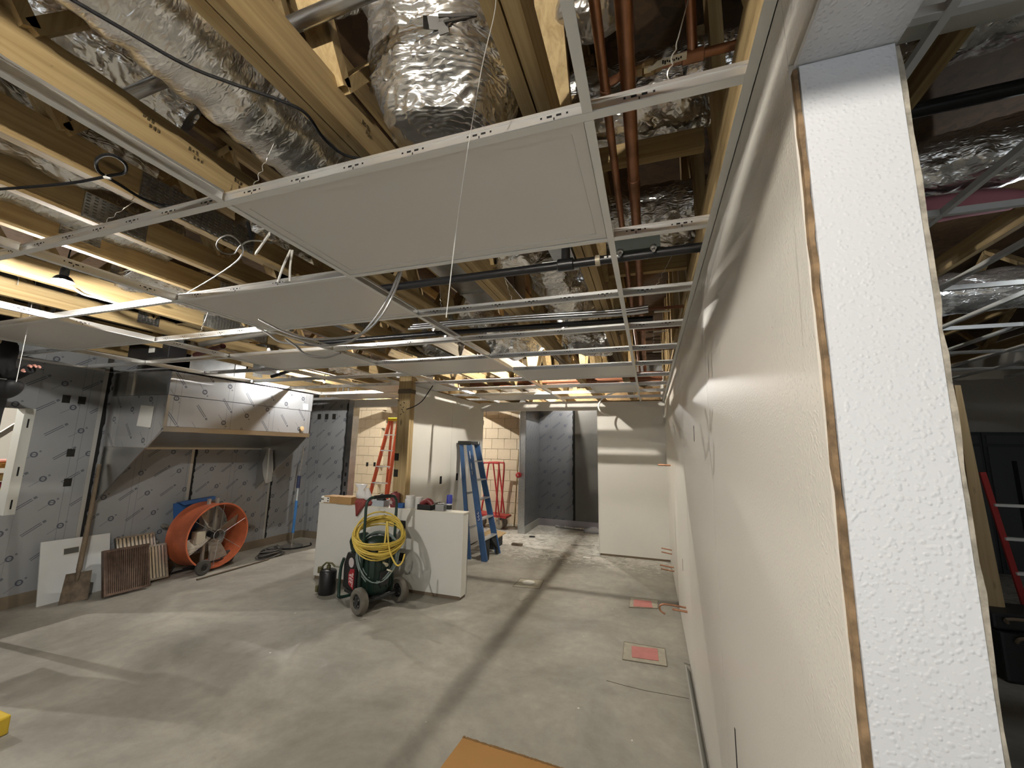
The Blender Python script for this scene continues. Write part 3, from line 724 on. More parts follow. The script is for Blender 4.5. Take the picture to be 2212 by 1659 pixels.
foil_duct('foil_duct', 'fluffy foil elbow above the black pipe right of the room middle', [(-.74,1.95,3.2), (-.74,2.05,2.98), (-.72,2.18,2.83), (-.70,2.28,2.78)], [.15,.17,.16,.05], FOIL, amp=.035, seed=25)
foil_duct('foil_duct', 'foil duct behind the steel conduits over the floor drain', [(-.62,2.5,2.95), (-.60,2.9,2.90), (-.62,3.4,2.90), (-.6,3.9,2.95)], [.16,.18,.17,.16], FOIL, amp=.03, seed=26)
foil_duct('foil_duct', 'long foil duct right of the glowing bulb', [(-.86,4.3,2.92), (-.55,4.35,2.88), (-.36,4.4,2.88)], [.2,.21,.2], FOIL, amp=.03, seed=27)
foil_duct('foil_duct', 'foil duct sagging below the trusses beside the long white tee', [(-1.78,3.5,3.1), (-1.60,3.75,2.86), (-1.35,4.0,2.80), (-1.1,4.2,2.9)], [.15,.20,.20,.12], FOIL, amp=.04, seed=28)
foil_duct('foil_duct', 'dark foil duct above the looped conduits', [(-2.25,3.0,3.0), (-2.2,3.35,2.84), (-2.15,3.75,2.76), (-1.95,3.95,2.68)], [.14,.17,.15,.10], FOILD, amp=.03, seed=29)
foil_duct('foil_duct', 'small foil duct left of the wooden post top', [(-3.35,4.6,2.95), (-3.2,4.9,2.82), (-3.0,5.2,2.76)], [.13,.15,.12], FOIL, amp=.03, seed=30)
foil_duct('foil_duct', 'long foil duct curving above the block room opening', [(-4.15,4.3,2.75), (-4.0,4.9,2.82), (-3.75,5.4,2.84), (-3.4,5.8,2.86)], [.12,.16,.18,.18], FOIL, amp=.03, seed=31)
foil_duct('foil_duct', 'foil duct at the far left between two trusses, nearer one', [(-2.22,.2,2.86), (-2.19,.7,2.84), (-2.18,1.05,2.84)], [.13,.15,.11], FOIL, amp=.03, seed=33)
foil_duct('foil_duct', 'foil duct at the far left between two trusses, farther one', [(-2.78,.5,2.86), (-2.74,1.0,2.84), (-2.70,1.5,2.84)], [.13,.14,.12], FOILY, amp=.02, seed=34)
foil_duct('foil_duct', 'foil duct over the left white panels', [(-3.35,1.6,2.82), (-3.33,2.2,2.82), (-3.3,2.7,2.84)], [.13,.14,.12], FOIL, amp=.03, seed=35)
foil_duct('foil_duct', 'foil duct over the second white panel', [(-2.12,1.55,2.93), (-2.2,2.1,2.88), (-2.2,2.6,2.86)], [.12,.13,.12], FOIL, amp=.03, seed=36)
# sheet metal trunk ducts
def sheet_duct(label, a, b):
    t = thing('sheet_metal_duct', label, 'duct', [(a[i]+b[i])/2 for i in range(3)])
    MB().bb(a, b).build('trunk', GALV, t)
    y = a[1]
    while y < b[1]:
        MB().bb((a[0]-.006, y, a[2]-.008), (b[0]+.006, y+.02, b[2]+.006)).build('seam_flange', GALVD, t); y += .55
sheet_duct('square galvanised trunk duct behind the black pipe near the right wall', (-.53, 1.90, 2.80), (-.40, 2.46, 3.1))
sheet_duct('square galvanised trunk duct behind the black pipe in the middle', (-1.45, 1.78, 2.90), (-.98, 3.2, 3.2))
sheet_duct('dark galvanised box duct between trusses on the left', (-2.95, 2.35, 2.75), (-2.52, 3.1, 3.05))
sheet_duct('galvanised box duct above the brightly lit left panel', (-4.2, 2.4, 2.72), (-3.72, 3.1, 3.0))
sheet_duct('galvanised exhaust duct rising from the range hood', (-5.5, 3.2, 2.5), (-5.1, 3.9, 3.5))
# round steel collar near the hood
o = MB().lathe([(.14,0), (.145,.01), (.145,.28), (.15,.30), (.15,.34), (.12,.35)], (-4.55, 3.75, 2.52), (0,0,1), 28).build('round_duct', GALV, smooth=True)
tag(o, 'round bright steel duct collar above the panels by the hood', 'duct')

# ------------------------------------------------------------------ pipes
def pipe(name, label, pts, r, m, cat='pipe', group=None, n=14, parent=None):
    o = MB().tube(pts, r, n).build(name, m, parent, smooth=True)
    if parent is None: tag(o, label, cat, group)
    return o
ZP = 2.74
def xz(u, v, z): p = zat(u, v, z); return p
c1 = thing('copper_pipe', 'thinner copper pipe running along the right wall, left of the thick one', 'pipe', (-.094, 3, ZP))
MB().tube([(-.094, -2.4, ZP), (-.094, 6.8, ZP)], .0143, 16).build('tube', COPPER, c1, smooth=True)
for y in (1.14, 2.9, 4.6): MB().lathe([(.0145,-.03), (.0168,-.028), (.0168,.028), (.0145,.03)], (-.094, y, ZP), (0,1,0), 16).build('coupling', COPPER, c1, smooth=True)
c2 = thing('copper_pipe', 'thick copper pipe running along the right wall', 'pipe', (-.026, 3, ZP))
MB().tube([(-.026, -2.4, ZP), (-.026, 6.8, ZP)], .0225, 18).build('tube', COPPER, c2, smooth=True)
for y in (1.6, 3.3): MB().lathe([(.0227,-.035), (.0255,-.033), (.0255,.033), (.0227,.035)], (-.026, y, ZP), (0,1,0), 18).build('coupling', COPPER, c2, smooth=True)
# branch with ball valve
br = thing('valve_branch', 'copper branch pipe with a lever ball valve near the right wall', 'valve', (.08, 1.09, 2.775))
zb = 2.775
MB().tube([(-.094, 1.115, zb-.02), (-.04, 1.115, zb), (.04, 1.115, zb), (.30, 1.115, zb)], .0125, 14).build('tube', COPPER, br, smooth=True)
MB().tube([(.155, 1.115, zb), (.15, 1.06, zb+.08), (.135, .95, zb+.16), (.12, .80, zb+.2), (.11,.2,zb+.22)], .0135, 14).build('riser', COPPER, br, smooth=True)
MB().lathe([(.013,-.03), (.018,-.028), (.018,.028), (.013,.03)], (.155, 1.115, zb), (1,0,0), 16).build('tee_fitting', COPPER, br, smooth=True)
vb = MB().lathe([(.0,-.036), (.017,-.035), (.017,-.02), (.022,-.012), (.022,.012), (.017,.02), (.017,.035), (.0,.036)], (.035, 1.115, zb), (1,0,0), 10).build('valve_body', mat('bronze', (.30,.22,.12), .45, .8), br)
MB().box((.03, 1.098, zb-.022), (.02, .018, .006)).build('handle_nut', mat('brass_pale', (.75,.68,.45), .4, .6), br)
hb = MB().prism([(.03,1.085,zb-.028), (.045,1.085,zb-.028), (.058,1.072,zb-.03), (.135,1.066,zb-.03), (.135,1.090,zb-.03), (.058,1.094,zb-.03), (.045,1.10,zb-.028), (.03,1.10,zb-.028)], (0,0,.003)).build('lever', mat('lever_white', (.72,.70,.62), .5), br)
for k in range(9):
    MB().box((.072+k*.006, 1.079+(.002 if k % 2 else -.001), zb-.0308), (.004, .006 if k > 1 else .012, .001)).build('print', BLKCAB, hb)
# black iron pipes and their clamp
bp = thing('black_pipe', 'black iron pipe crossing under the trusses near the second row of tees', 'pipe', (-.6, 1.84, 2.535))
MB().tube([(-1.62, 1.85, 2.535), (.25, 1.84, 2.535)], .021, 18).build('tube', IRON, bp, smooth=True)
MB().lathe([(.022,-.012), (.0255,-.011), (.0255,.011), (.022,.012)], (-.205, 1.842, 2.535), (1,0,0), 18).build('collar', mat('collar_tan', (.45,.40,.30), .5, .3), bp, smooth=True)
MB().lathe([(.024,-.04), (.03,-.036), (.03,.036), (.024,.04)], (-.36, 1.842, 2.535), (1,0,0), 18).build('elbow', IRON, bp, smooth=True)
MB().tube([(-.36, 1.842, 2.535), (-.36, 1.842, 2.66), (-.36,1.842,2.9)], .022, 16).build('riser', IRON, bp, smooth=True)
MB().box((-.168, 1.822, 2.537), (.012, .004, .010)).box((-.148, 1.822, 2.537), (.012, .004, .010)).box((-.118, 1.822, 2.537), (.022, .004, .007)).build('print', WHITEP, bp)
cl = MB(); cl.bb((-.125, 1.80, 2.545), (.075, 1.88, 2.60)).build('clamp_plate', mat('clamp_green_black', (.025,.035,.028), .5), bp)
for x in (-.10, .045):
    MB().lathe([(.0,-.002), (.014,0), (.014,.012), (.008,.013), (.008,.03), (0,.031)], (x, 1.80, 2.548), (0,-.5,-1), 8).build('clamp_bolt', GALV, bp)
bp2 = thing('black_pipe', 'black iron pipe farther back beyond the steel conduits', 'pipe', (-1.2, 2.84, 2.55))
MB().tube([(-2.95, 2.80, 2.55), (-1.6, 2.80, 2.55), (.05, 2.86, 2.55)], .02, 16).build('tube', IRON, bp2, smooth=True)
MB().bb((-.56, 2.83, 2.53), (-.54, 2.85, 2.62)).build('hanger_strap', GALV, bp2)
bp3 = thing('black_pipe', 'black gas pipe with an elbow near the hood', 'pipe', (-4.0, 4.0, 2.6))
MB().tube(smoothpath([(-3.0, 3.75, 2.62), (-3.75, 3.8, 2.62), (-3.95, 3.8, 2.60), (-4.45, 3.75, 2.47)], 5), .02, 14).build('tube', IRON, bp3, smooth=True)
for k in range(3):
    pipe('steel_conduit', ['steel conduit in the bundle of three behind the slotted tee, lowest', 'steel conduit in the bundle of three behind the slotted tee, middle', 'steel conduit in the bundle of three behind the slotted tee, topmost'][k], smoothpath([(-1.75, 2.62+.03*k, 2.545+.026*k), (-.9, 2.64+.03*k, 2.545+.026*k), (-.2, 2.70+.03*k, 2.545+.026*k), (.02, 2.72+.03*k, 2.56+.026*k)], 4), .0115, GALV, group='steel conduits')
pipe('steel_conduit', 'steel brace pipe crossing above the bottom chords at top left', [(-1.72, .715, 2.80), (-.55, .70, 2.80)], .021, GALV, n=16)
pipe('steel_conduit', 'grey pipe slanting under the trusses over the left panels', [(-3.95, 2.55, 2.55), (-2.75, 2.45, 2.575)], .024, mat('pipe_grey', (.20,.19,.17), .4, .6), n=14)
pipe('sprinkler_pipe', 'dark red sprinkler pipe above the left panels', [(-4.6, 2.93, 2.57), (-3.9, 2.72, 2.57)], .026, mat('pipe_red_dark', (.10,.03,.025), .45), n=14)
# long red iron pipes near the back
for k in range(3):
    pipe('red_pipe', ['rust red pipe crossing above the panels at the back, nearest', 'rust red pipe crossing above the panels at the back, middle', 'rust red pipe crossing above the panels at the back, farthest'][k], [(-2.9, 5.62+.3*k, 2.66), (.2, 5.62+.3*k, 2.66)], .035, mat('rust_red', (.24,.09,.045), .55), group='rust red pipes')
# lever valves on copper drops along the right wall
for k, (y, z) in enumerate(((2.86, 2.62), (3.35, 2.62), (4.15, 2.64), (4.75, 2.64))):
    t = thing('valve_branch', ['first', 'second', 'third', 'fourth'][k]+' small copper cross pipe with a white valve lever beyond the black pipe clamp', 'valve', (.08, y, z))
    MB().tube([(-.08, y, z), (.25, y, z)], .011, 10).build('tube', mat('copper_dark', (.22,.10,.06), .5, .7), t, smooth=True)
    MB().bb((.06, y-.03, z-.035), (.16, y-.012, z-.028)).build('lever', mat('lever_white', (.72,.70,.62), .5), t)

# ------------------------------------------------------------------ bulbs
def bulb_mat(i, wt, c):
    m, nt, bs = new_mat('bulb_glow_%d' % i)
    bs.inputs['Base Color'].default_value = (.8,.8,.8,1)
    bs.inputs['Emission Color'].default_value = (*c, 1); bs.inputs['Emission Strength'].default_value = wt/(PI*4*PI*.011**2)
    return m
def clear_mat(name, tint=(1,1,1), gloss=.08, rough=.03):
    m = bpy.data.materials.new(name); m.use_nodes = True; nt = m.node_tree; nt.nodes.clear(); L = nt.links
    out = N(nt, 'ShaderNodeOutputMaterial'); tr_ = N(nt, 'ShaderNodeBsdfTransparent'); gl = N(nt, 'ShaderNodeBsdfGlossy'); mx = N(nt, 'ShaderNodeMixShader')
    tr_.inputs[0].default_value = (*tint, 1); gl.inputs['Roughness'].default_value = rough; mx.inputs[0].default_value = gloss
    L.new(tr_.outputs[0], mx.inputs[1]); L.new(gl.outputs[0], mx.inputs[2]); L.new(mx.outputs[0], out.inputs[0]); return m
CLEAR = clear_mat('clear_glass')
for i, (p, wt, c, lab) in enumerate(BULBS):
    t = thing('light_bulb', lab, 'lamp', p)
    MB().lathe([(.0008,-.011), (.0078,-.0078), (.011,0), (.0078,.0078), (.0008,.011)], p, (0,0,1), 10).build('glowing_bulb', bulb_mat(i, wt, c), t, smooth=True)
    MB().lathe([(.008,.010), (.013,.020), (.019,.046), (.019,.085), (.012,.09), (.012,.10)], p, (0,0,1), 14).build('socket', BLKCAB, t, smooth=True)
    if i in (0, 1): MB().lathe([(.013,.045), (.030,.034), (.046,.012), (.048,.012), (.031,.038), (.013,.048)], p, (0,0,1), 24, False).build('uplight_blocker', IRON, t, smooth=True)  # stops upward light; the shade over the first bulb is an unseen addition
    MB().tube([Vector(p)+Vector((0,0,.095)), Vector(p)+Vector((0,.01,.3)), Vector((p[0], p[1], 3.76))], .004, 6).build('cord', BLKCAB, t)

# ------------------------------------------------------------------ cables and wires
def cable(name, label, pts, r, m=BLKCAB, cat='cable', group=None, n=7, k=6):
    o = MB().tube(smoothpath(pts, k), r, n).build(name, m, None, smooth=True)
    return tag(o, label, cat, group)
cb = [zat(u, v, z) for (u, v, z) in ((140,-10,2.585), (260,60,2.585), (400,140,2.58), (500,180,2.58), (600,215,2.575), (660,245,2.575), (700,300,2.57), (745,335,2.57), (800,345,2.575))]
cable('black_cable', 'black cable sagging across the foil duct under the top left trusses', cb, .0045)
lp = [zat(u, v, 2.57) for (u, v) in ((-20,410), (90,402), (170,393), (235,380), (268,373), (271,355), (250,338), (225,335), (208,348), (212,368), (230,382), (260,400), (310,430), (360,445), (405,447), (450,450))]
cable('black_cable', 'black cable tied into a small loop at the left below the trusses', lp, .0052)
MB_tie = MB().box(zat(232, 382, 2.567), (.02,.008,.012), (0,0,.7)).build('cable_tie', WHITEP); tag(MB_tie, 'white cable tie on the looped black cable', 'cable tie')
lp2 = [zat(u, v, 2.555) for (u, v) in ((400,635), (460,600), (510,565), (525,540), (515,520), (495,508), (475,515), (468,530), (480,545), (505,548), (520,530), (545,520), (590,525))]
cable('grey_cable', 'thin grey cable looped under the trusses above the second panel', lp2, .0035, mat('grey_cable', (.16,.15,.13), .5))
cable('black_cable', 'thin black cable drooping from the grid down to the wooden post', [yat(u, v, 4.42) for (u, v) in ((935,833), (925,848), (912,866), (895,878), (878,884))], .006)
cable('white_cable', 'cream cable drooping over the left ceiling panel', [zat(155,620,2.58), zat(180,636,2.55), zat(215,645,2.50), zat(268,660,2.486)], .006, WHITEP)
# flexible steel conduits drooping through the grid
def flex(name, label, pts, r):
    P = smoothpath(pts, 30); out = []; rr = []; d = 0
    for i, p in enumerate(P):
        out.append(p); rr.append(r*(1+.10*(i % 2)))
    o = MB().tube(out, rr, 8).build(name, mat('flex_steel', (.42,.41,.40), .35, .9), None, smooth=True)
    return tag(o, label, 'conduit', 'drooping flexible steel conduits')
flex('flexible_conduit', 'drooping flexible steel conduit, upper of the looped pair', [yat(u, v, 1.52) for (u, v) in ((868,585), (852,630), (822,684), (782,720), (722,731), (660,731), (612,716), (585,703), (560,690))], .0055)
flex('flexible_conduit', 'drooping flexible steel conduit, lower of the looped pair', [yat(u, v, 1.56) for (u, v) in ((862,588), (840,640), (800,700), (762,735), (712,746), (655,745), (605,738), (578,720), (555,708))], .0055)
flex('flexible_conduit', 'short flexible conduit tail under the looped pair', [yat(u, v, 1.528) for (u, v) in ((618,733), (640,748), (660,765), (700,772), (735,762))], .006)
cable('white_cable', 'cream cable end hanging from the grid above the back wall', [yat(u, v, 6.4) for (u, v) in ((1335,845), (1305,858), (1293,875), (1298,890), (1315,897))], .012, WHITEP)
for k, (a, b) in enumerate((((628,540), (600,610)), ((632,540), (626,608)))):
    cable('white_cable', ['white cable running down to the second panel, left strand', 'white cable running down to the second panel, right strand'][k], [zat(a[0], a[1], 2.60), zat((a[0]+b[0])/2-2, (a[1]+b[1])/2, 2.53), zat(b[0], b[1], 2.46)], .0055, WHITEP)
o = MB().beam(zat(582, 505, 2.56), zat(552, 548, 2.545), .006, .016).build('wood_marker', WHITEP); tag(o, 'white perforated hanger strip on the truss above the second panel', 'strip')
o = MB().beam(zat(535, 480, 2.60), zat(545, 522, 2.56), .012, .012).build('black_strap', BLKCAB); tag(o, 'black strap end hanging above the second panel', 'strap')
for k, (u, v, z0) in enumerate(((1175, 580, 0), )):
    pass
o = MB().beam(zat(1172, 572, 2.60), zat(1230, 566, 2.60), .03, .012).build('metal_bracket', TEEW); tag(o, 'bright white metal bracket on the trunk duct above the black pipe', 'bracket')
# the long loose wire hanging in front of the panels
o = MB().tube(smoothpath([yat(1072, -30, .62), yat(1068, 30, .66), yat(1040, 150, .72), yat(1006, 350, .80), yat(985, 500, .84), yat(964, 686, .86)], 6), [.0009]*25+[.0013]*6, 6).build('loose_wire', mat('wire_bright', (.74,.73,.70), .4, .6)); tag(o, 'long straight loose wire hanging in front of the big white panel', 'wire')
# twisted hanger wires
def twisted(a, b, parent_label, r=.0011, tw=True, grp='hanger wires'):
    a = Vector(a); b = Vector(b); d = b-a; L = d.length; d.normalize(); x = d.cross(Vector((0,1,0))).normalized(); y = d.cross(x)
    P = []
    n = 40
    for i in range(n+1):
        t = i/n; k = max(0, t-.45)/.55 if tw else 0
        P.append(a+d*L*t+(x*math.cos(i*1.1)+y*math.sin(i*1.1))*.004*min(1, k*3))
    o = MB().tube(P, r, 5).build('hanger_wire', WIRE); tag(o, parent_label, 'wire', grp); return o
twisted(zat(1492, -20, 2.78), zat(1432, 208, 2.475), 'twisted hanger wire tied to the nearest main tee beside the right wall', .0016)
HW = []
for (j, i, off) in ((0,-1,.12), (2,-1,.16), (2,-1,.62), (2,0,.17), (4,0,.17), (4,-1,.5), (6,0,.17), (2,-2,.3), (2,-3,.5), (2,-2,.9), (4,-2,.3), (4,-3,.4), (4,-3,.9), (6,-2,.4), (6,-3,.7), (0,-2,.5), (0,-3,.35), (6,-1,.5), (8,-1,.5), (8,-2,.6)):
    x = gx(i)+off; y = gy(j)
    if x > .22: continue
    HW.append((j, x, y))
RN = {0: 'nearest', 2: 'second', 4: 'third', 6: 'fourth', 8: 'fifth'}
for j in (0, 2, 4, 6, 8):
    for k, (jj, x, y) in enumerate(sorted([h for h in HW if h[0] == j], key=lambda h: -h[1])):
        twisted((x+random.uniform(-.12,.12), y+random.uniform(-.03,.12), CB+.10), (x, y, CEIL+.028), f'thin hanger wire on the {RN[j]} main tee, {ORD[k]} wire from the right wall', .0012)
for k, (u0_, v0_, u1_, v1_, Y) in enumerate(((118, 400, 92, 527, 1.25), (85, 565, 35, 825, 1.55), (45, 560, 38, 615, 1.4))):
    o = MB().tube([yat(u0_, v0_, Y), yat((u0_+u1_)/2+2, (v0_+v1_)/2, Y), yat(u1_, v1_, Y)], .0022, 6).build('loose_wire', mat('wire_bright', (.74,.73,.70), .4, .6)); tag(o, ['loose pale wire hanging above the looped black cable', 'long pale wire dangling in front of the worker', 'short pale wire end by the left edge of the grid'][k], 'wire')

# ------------------------------------------------------------------ range hood on the left wall
hd = thing('range_hood', 'large stainless range hood still in printed film on the left wall', 'hood', (-5.5, 3.98, 1.55))
HY0, HY1, HXF = 2.97, 4.985, -5.0
MB().bb((-5.04, HY0, 2.157), (HXF, HY1, CEIL-.003)).build('upper_front', FILMS, hd)
lf = MB(); lf.prism([(-5.03, HY0, 2.15), (HXF, HY0, 2.15), (HXF, HY0, 1.81), (-5.03, HY0, 1.81)], (0, HY1-HY0, 0)).build('lower_front', FILMS, hd)
MB().bb((-5.06, HY0, 1.752), (HXF+.002, HY1, 1.808)).build('front_lip', STEEL, hd)
MB().prism([(-5.06, HY0+.01, 1.755), (-5.95, HY0+.01, 1.565), (-5.95, HY0+.01, 1.585), (-5.06, HY0+.01, 1.775)], (0, HY1-HY0-.02, 0)).build('underside', STEEL, hd)
MB().bb((-5.99, HY0+.02, 1.545), (-5.93, HY1-.02, 1.585)).build('grease_trough', mat('trough_pale', (.62,.60,.54), .4, .5), hd)
MB().bb((-5.985, HY0, 2.16), (-5.04, HY0+.015, CEIL-.003)).build('upper_end', STEEL, hd)
MB().bb((-5.985, HY1-.015, 2.16), (-5.04, HY1, CEIL-.003)).build('upper_end', STEEL, hd)
MB().bb((-5.985, HY0, CEIL-.02), (-5.0, HY1, CEIL-.006)).build('top', STEEL, hd)
FILMSX = film('film_steel_end', 'x', (.50,.50,.50), flip=-1, rough=.3, metal=.5, per=(.44,.15), ang=52)
MB().prism([(-5.985, HY0-.004, 2.155), (-5.0, HY0-.004, 2.155), (-5.0, HY0-.004, 1.79), (-5.24, HY0-.004, 1.575), (-5.985, HY0-.004, 1.575)], (0,.02,0)).build('end_panel', FILMSX, hd)
MB().prism([(-5.985, HY0-.002, 1.572), (-5.245, HY0-.002, 1.572), (-5.985, HY0-.002, .93)], (0,.015,0)).build('end_skirt', STEEL, hd)
MB().prism([(-5.985, HY1-.015, 2.155), (-5.0, HY1-.015, 2.155), (-5.0, HY1-.015, 1.79), (-5.30, HY1-.015, 1.50), (-5.985, HY1-.015, .93)], (0,.015,0)).build('end_panel', STEEL, hd)
MB().bb((-5.72, HY0-.012, 2.16), (-5.62, HY0-.001, CEIL-.004)).build('corner_strip', mat('strip_bright', (.8,.79,.74), .25, .9), hd)
MB().beam((-5.0+.004, HY0, 2.15), (-5.0+.004, HY0, 1.80), .03, .03).build('edge_trim', STEEL, hd)
# papers taped to the hood
def paper(label, poly, nrm):
    o = MB().prism(poly, Vector(nrm)*.002).build('paper_sheet', mat('paper_white', (.82,.80,.74), .6)); return tag(o, label, 'paper')
p = [yat(u, v, HY0-.008) for (u, v) in ((305, 875), (333, 878), (325, 924), (295, 920))]
paper('white paper envelope taped to the end of the range hood', p, (0,-1,0))
p = [xat(u, v, HXF+.004) for (u, v) in ((654, 872), (665, 873), (665, 885), (654, 884))]
paper('small pale tag on the right upper end of the range hood', p, (1,0,0))
q = xat(651, 926, HXF+.012); o = MB().lathe([(0,0),(.035,.002),(.035,.02),(0,.024)], q, (1,0,0), 12).build('tape_roll', mat('tape_tan', (.55,.38,.20), .6)); tag(o, 'tan lump of tape on the lower right corner of the hood', 'tape')

# clear plastic sleeve hanging under the hood
sl = thing('plastic_sleeve', 'translucent plastic sleeve hanging on the wall under the hood', 'sleeve', (-5.7, 4.93, 1.1))
def plastic(name, col, a, rough=.2):
    m, nt, b = new_mat(name); b.inputs['Base Color'].default_value = (*col, 1); b.inputs['Roughness'].default_value = rough; b.inputs['Alpha'].default_value = a; return m
MB().prism([yat(u, v, 4.93) for (u, v) in ((578,972), (587,972), (588,1010), (585,1040), (574,1045), (568,1025), (567,1000))], (0,.02,0)).build('sleeve', plastic('clear_plastic', (.62,.60,.54), .6), sl)
MB().beam(yat(582, 968, 4.925), yat(576, 1040, 4.925), .02, .012).build('rod', mat('rod_bright', (.85,.83,.78), .3, .5), sl)

# ------------------------------------------------------------------ things along the left wall
DIRT = mat('dirty_brown', (.17,.13,.09), .8, var=.5, scale=12)
# white plastic board with a latch label
bd = thing('access_panel', 'white flat access panel leaning on the left wall behind the shovel', 'panel', (-5.86, 2.87, 0))
a = xat(78, 1311, -5.80); a.z = 0.0
bl = Vector((-5.80, 2.58, .0)); brr = Vector((-5.82, 3.16, .0)); tl = Vector((-5.94, 2.585, .60)); trr = Vector((-5.96, 3.165, .585))
nrm = (brr-bl).cross(tl-bl).normalized()
if nrm.x < 0: nrm = -nrm
MB().prism([bl, brr, trr, tl], -nrm*.012).build('board', mat('board_white', (.66,.68,.67), .5, var=.05, scale=4), bd)
def on_board(s, t): return bl.lerp(brr, s).lerp(tl.lerp(trr, s), t)+nrm*.002
MB().prism([on_board(.30,.72), on_board(.62,.73), on_board(.62,.86), on_board(.30,.85)], -nrm*.001).build('label_frame', mat('label_pale', (.60,.60,.56), .5), bd)
MB().prism([on_board(.31,.74), on_board(.52,.745), on_board(.52,.84), on_board(.31,.835)], nrm*.0012).build('label_print', mat('label_dark', (.10,.10,.09), .5), bd)
MB().prism([on_board(.57,.77), on_board(.59,.77), on_board(.59,.82), on_board(.57,.82)], nrm*.002).build('latch', BLKCAB, bd)
# shovel
sh = thing('shovel', 'muddy square mouth shovel leaning on the left wall', 'shovel', (-5.62, 2.72, 0))
hb_ = zat(178, 1250, .30) if False else Vector((-5.68, 2.80, .33)); ht = Vector((-5.90, 2.925, 1.40))
MB().tube([hb_, hb_.lerp(ht, .5)+Vector((.008,0,0)), ht], [.023, .020, .019], 12).build('handle', wood('old_handle', 'z', (.20,.15,.10), (.12,.09,.055)), sh, smooth=True)
bc = MB(); vs = []; n = 8
ax = (hb_-ht).normalized(); wv = Vector((.25, .97, 0)).normalized(); nv = ax.cross(wv).normalized()
if nv.x < 0: nv = -nv
for i in range(n+1):
    t = i/n
    for k in range(n+1):
        s = k/n-.5; wdt = .19+.02*t
        vs.append(hb_+ax*(.02+.28*t)+wv*s*wdt+nv*(.05*(abs(s)*2)**2-.02-.015*t))
top = len(vs); vs += [p-nv*.005 for p in vs]
fs = []
for i in range(n):
    for k in range(n):
        q = i*(n+1)+k; fs.append((q, q+1, q+n+2, q+n+1)); fs.append((top+q, top+q+n+1, top+q+n+2, top+q+1))
for i in range(n):
    for a_, b_2 in ((i*(n+1), (i+1)*(n+1)), (i*(n+1)+n, (i+1)*(n+1)+n)): fs.append((a_, b_2, top+b_2, top+a_))
for k in range(n):
    for q in (k, n*(n+1)+k): fs.append((q, q+1, top+q+1, top+q))
bc.add(vs, fs).build('blade', DIRT, sh, smooth=True)
MB().tube([hb_+ax*.10-nv*.012, hb_-ax*.06], [.012, .024], 10).build('socket', DIRT, sh, smooth=True)
# fix: lift so that the blade touches the floor
lowest = min((p.z for p in vs)); sh.location.z -= lowest-.002

def baffle_filter(label, bl, br, tl, col, slat_m, n_slats=14, depth=.04, closed=False):
    bl, br, tl = Vector(bl), Vector(br), Vector(tl); u = (br-bl); v = (tl-bl); nn = u.cross(v).normalized()
    if nn.x < 0: nn = -nn
    W_, H_ = u.length, v.length; ud = u.normalized(); vd = v.normalized()
    t = thing('hood_filter', label, 'filter', bl)
    m = Matrix((ud, vd, nn)).transposed()
    def bx(mb, s0, s1, t0, t1, d0, d1):
        c = bl+ud*W_*(s0+s1)/2+vd*H_*(t0+t1)/2+nn*(d0+d1)/2
        mb.box(c, (W_*(s1-s0), H_*(t1-t0), d1-d0), m)
    f = MB(); e = .05
    bx(f, 0, e, 0, 1, -depth/2, depth/2); bx(f, 1-e, 1, 0, 1, -depth/2, depth/2); bx(f, e, 1-e, 0, e, -depth/2, depth/2); bx(f, e, 1-e, 1-e, 1, -depth/2, depth/2)
    f.build('frame', col, t)
    for k in range(n_slats):
        s = e+(1-2*e)*(k+.5)/n_slats; mb = MB(); bx(mb, s-.30*(1-2*e)/n_slats, s+.30*(1-2*e)/n_slats, e, 1-e, -depth*.15, depth*.48); mb.build('slat', slat_m, t)
    b = MB(); bx(b, e*.5, 1-e*.5, e*.5, 1-e*.5, -depth*.45, -depth*.2); b.build('back_sheet', DIRT if closed else STEEL, t)
    return t
BRN = mat('greasy_brown', (.15,.10,.075), .45, .5, var=.4, scale=20); STL = mat('dull_steel', (.50,.48,.44), .35, .9, var=.3, scale=25)
baffle_filter('greasy brown baffle filter standing in front beside the white board', (-5.47, 2.93, .02), (-5.43, 3.33, .02), (-5.60, 2.93, .47), BRN, BRN, 22, .05, True)
baffle_filter('silver baffle filter behind the brown one', (-5.66, 3.05, .02), (-5.60, 3.62, .02), (-5.80, 3.06, .40), STL, mat('bright_slat', (.72,.70,.65), .25, .9), 16)
baffle_filter('silver baffle filter lying nearest the wall behind the others', (-5.80, 3.20, .22), (-5.78, 3.58, .22), (-5.93, 3.20, .52), STL, mat('bright_slat', (.72,.70,.65), .25, .9), 9)
# crumpled brown rag by the fan
rg = MB(); pts = []; 
bmx = bmesh.new(); bmesh.ops.create_icosphere(bmx, subdivisions=3, radius=1)
for v in bmx.verts:
    k = 1+.35*noise.noise(v.co*2.2)+.2*noise.noise(v.co*5)
    v.co = Vector((v.co.x*.14*k, v.co.y*.13*k, max(-.02, v.co.z*.14*k)))
vs = [v.co+Vector((-5.86, 3.60, .02)) for v in bmx.verts]; fs = [tuple(v.index for v in f.verts) for f in bmx.faces]; bmx.free()
tag(MB().add(vs, fs).build('cloth_rag', DIRT, smooth='all'), 'crumpled brown rag on the floor between the filters and the fan', 'rag')

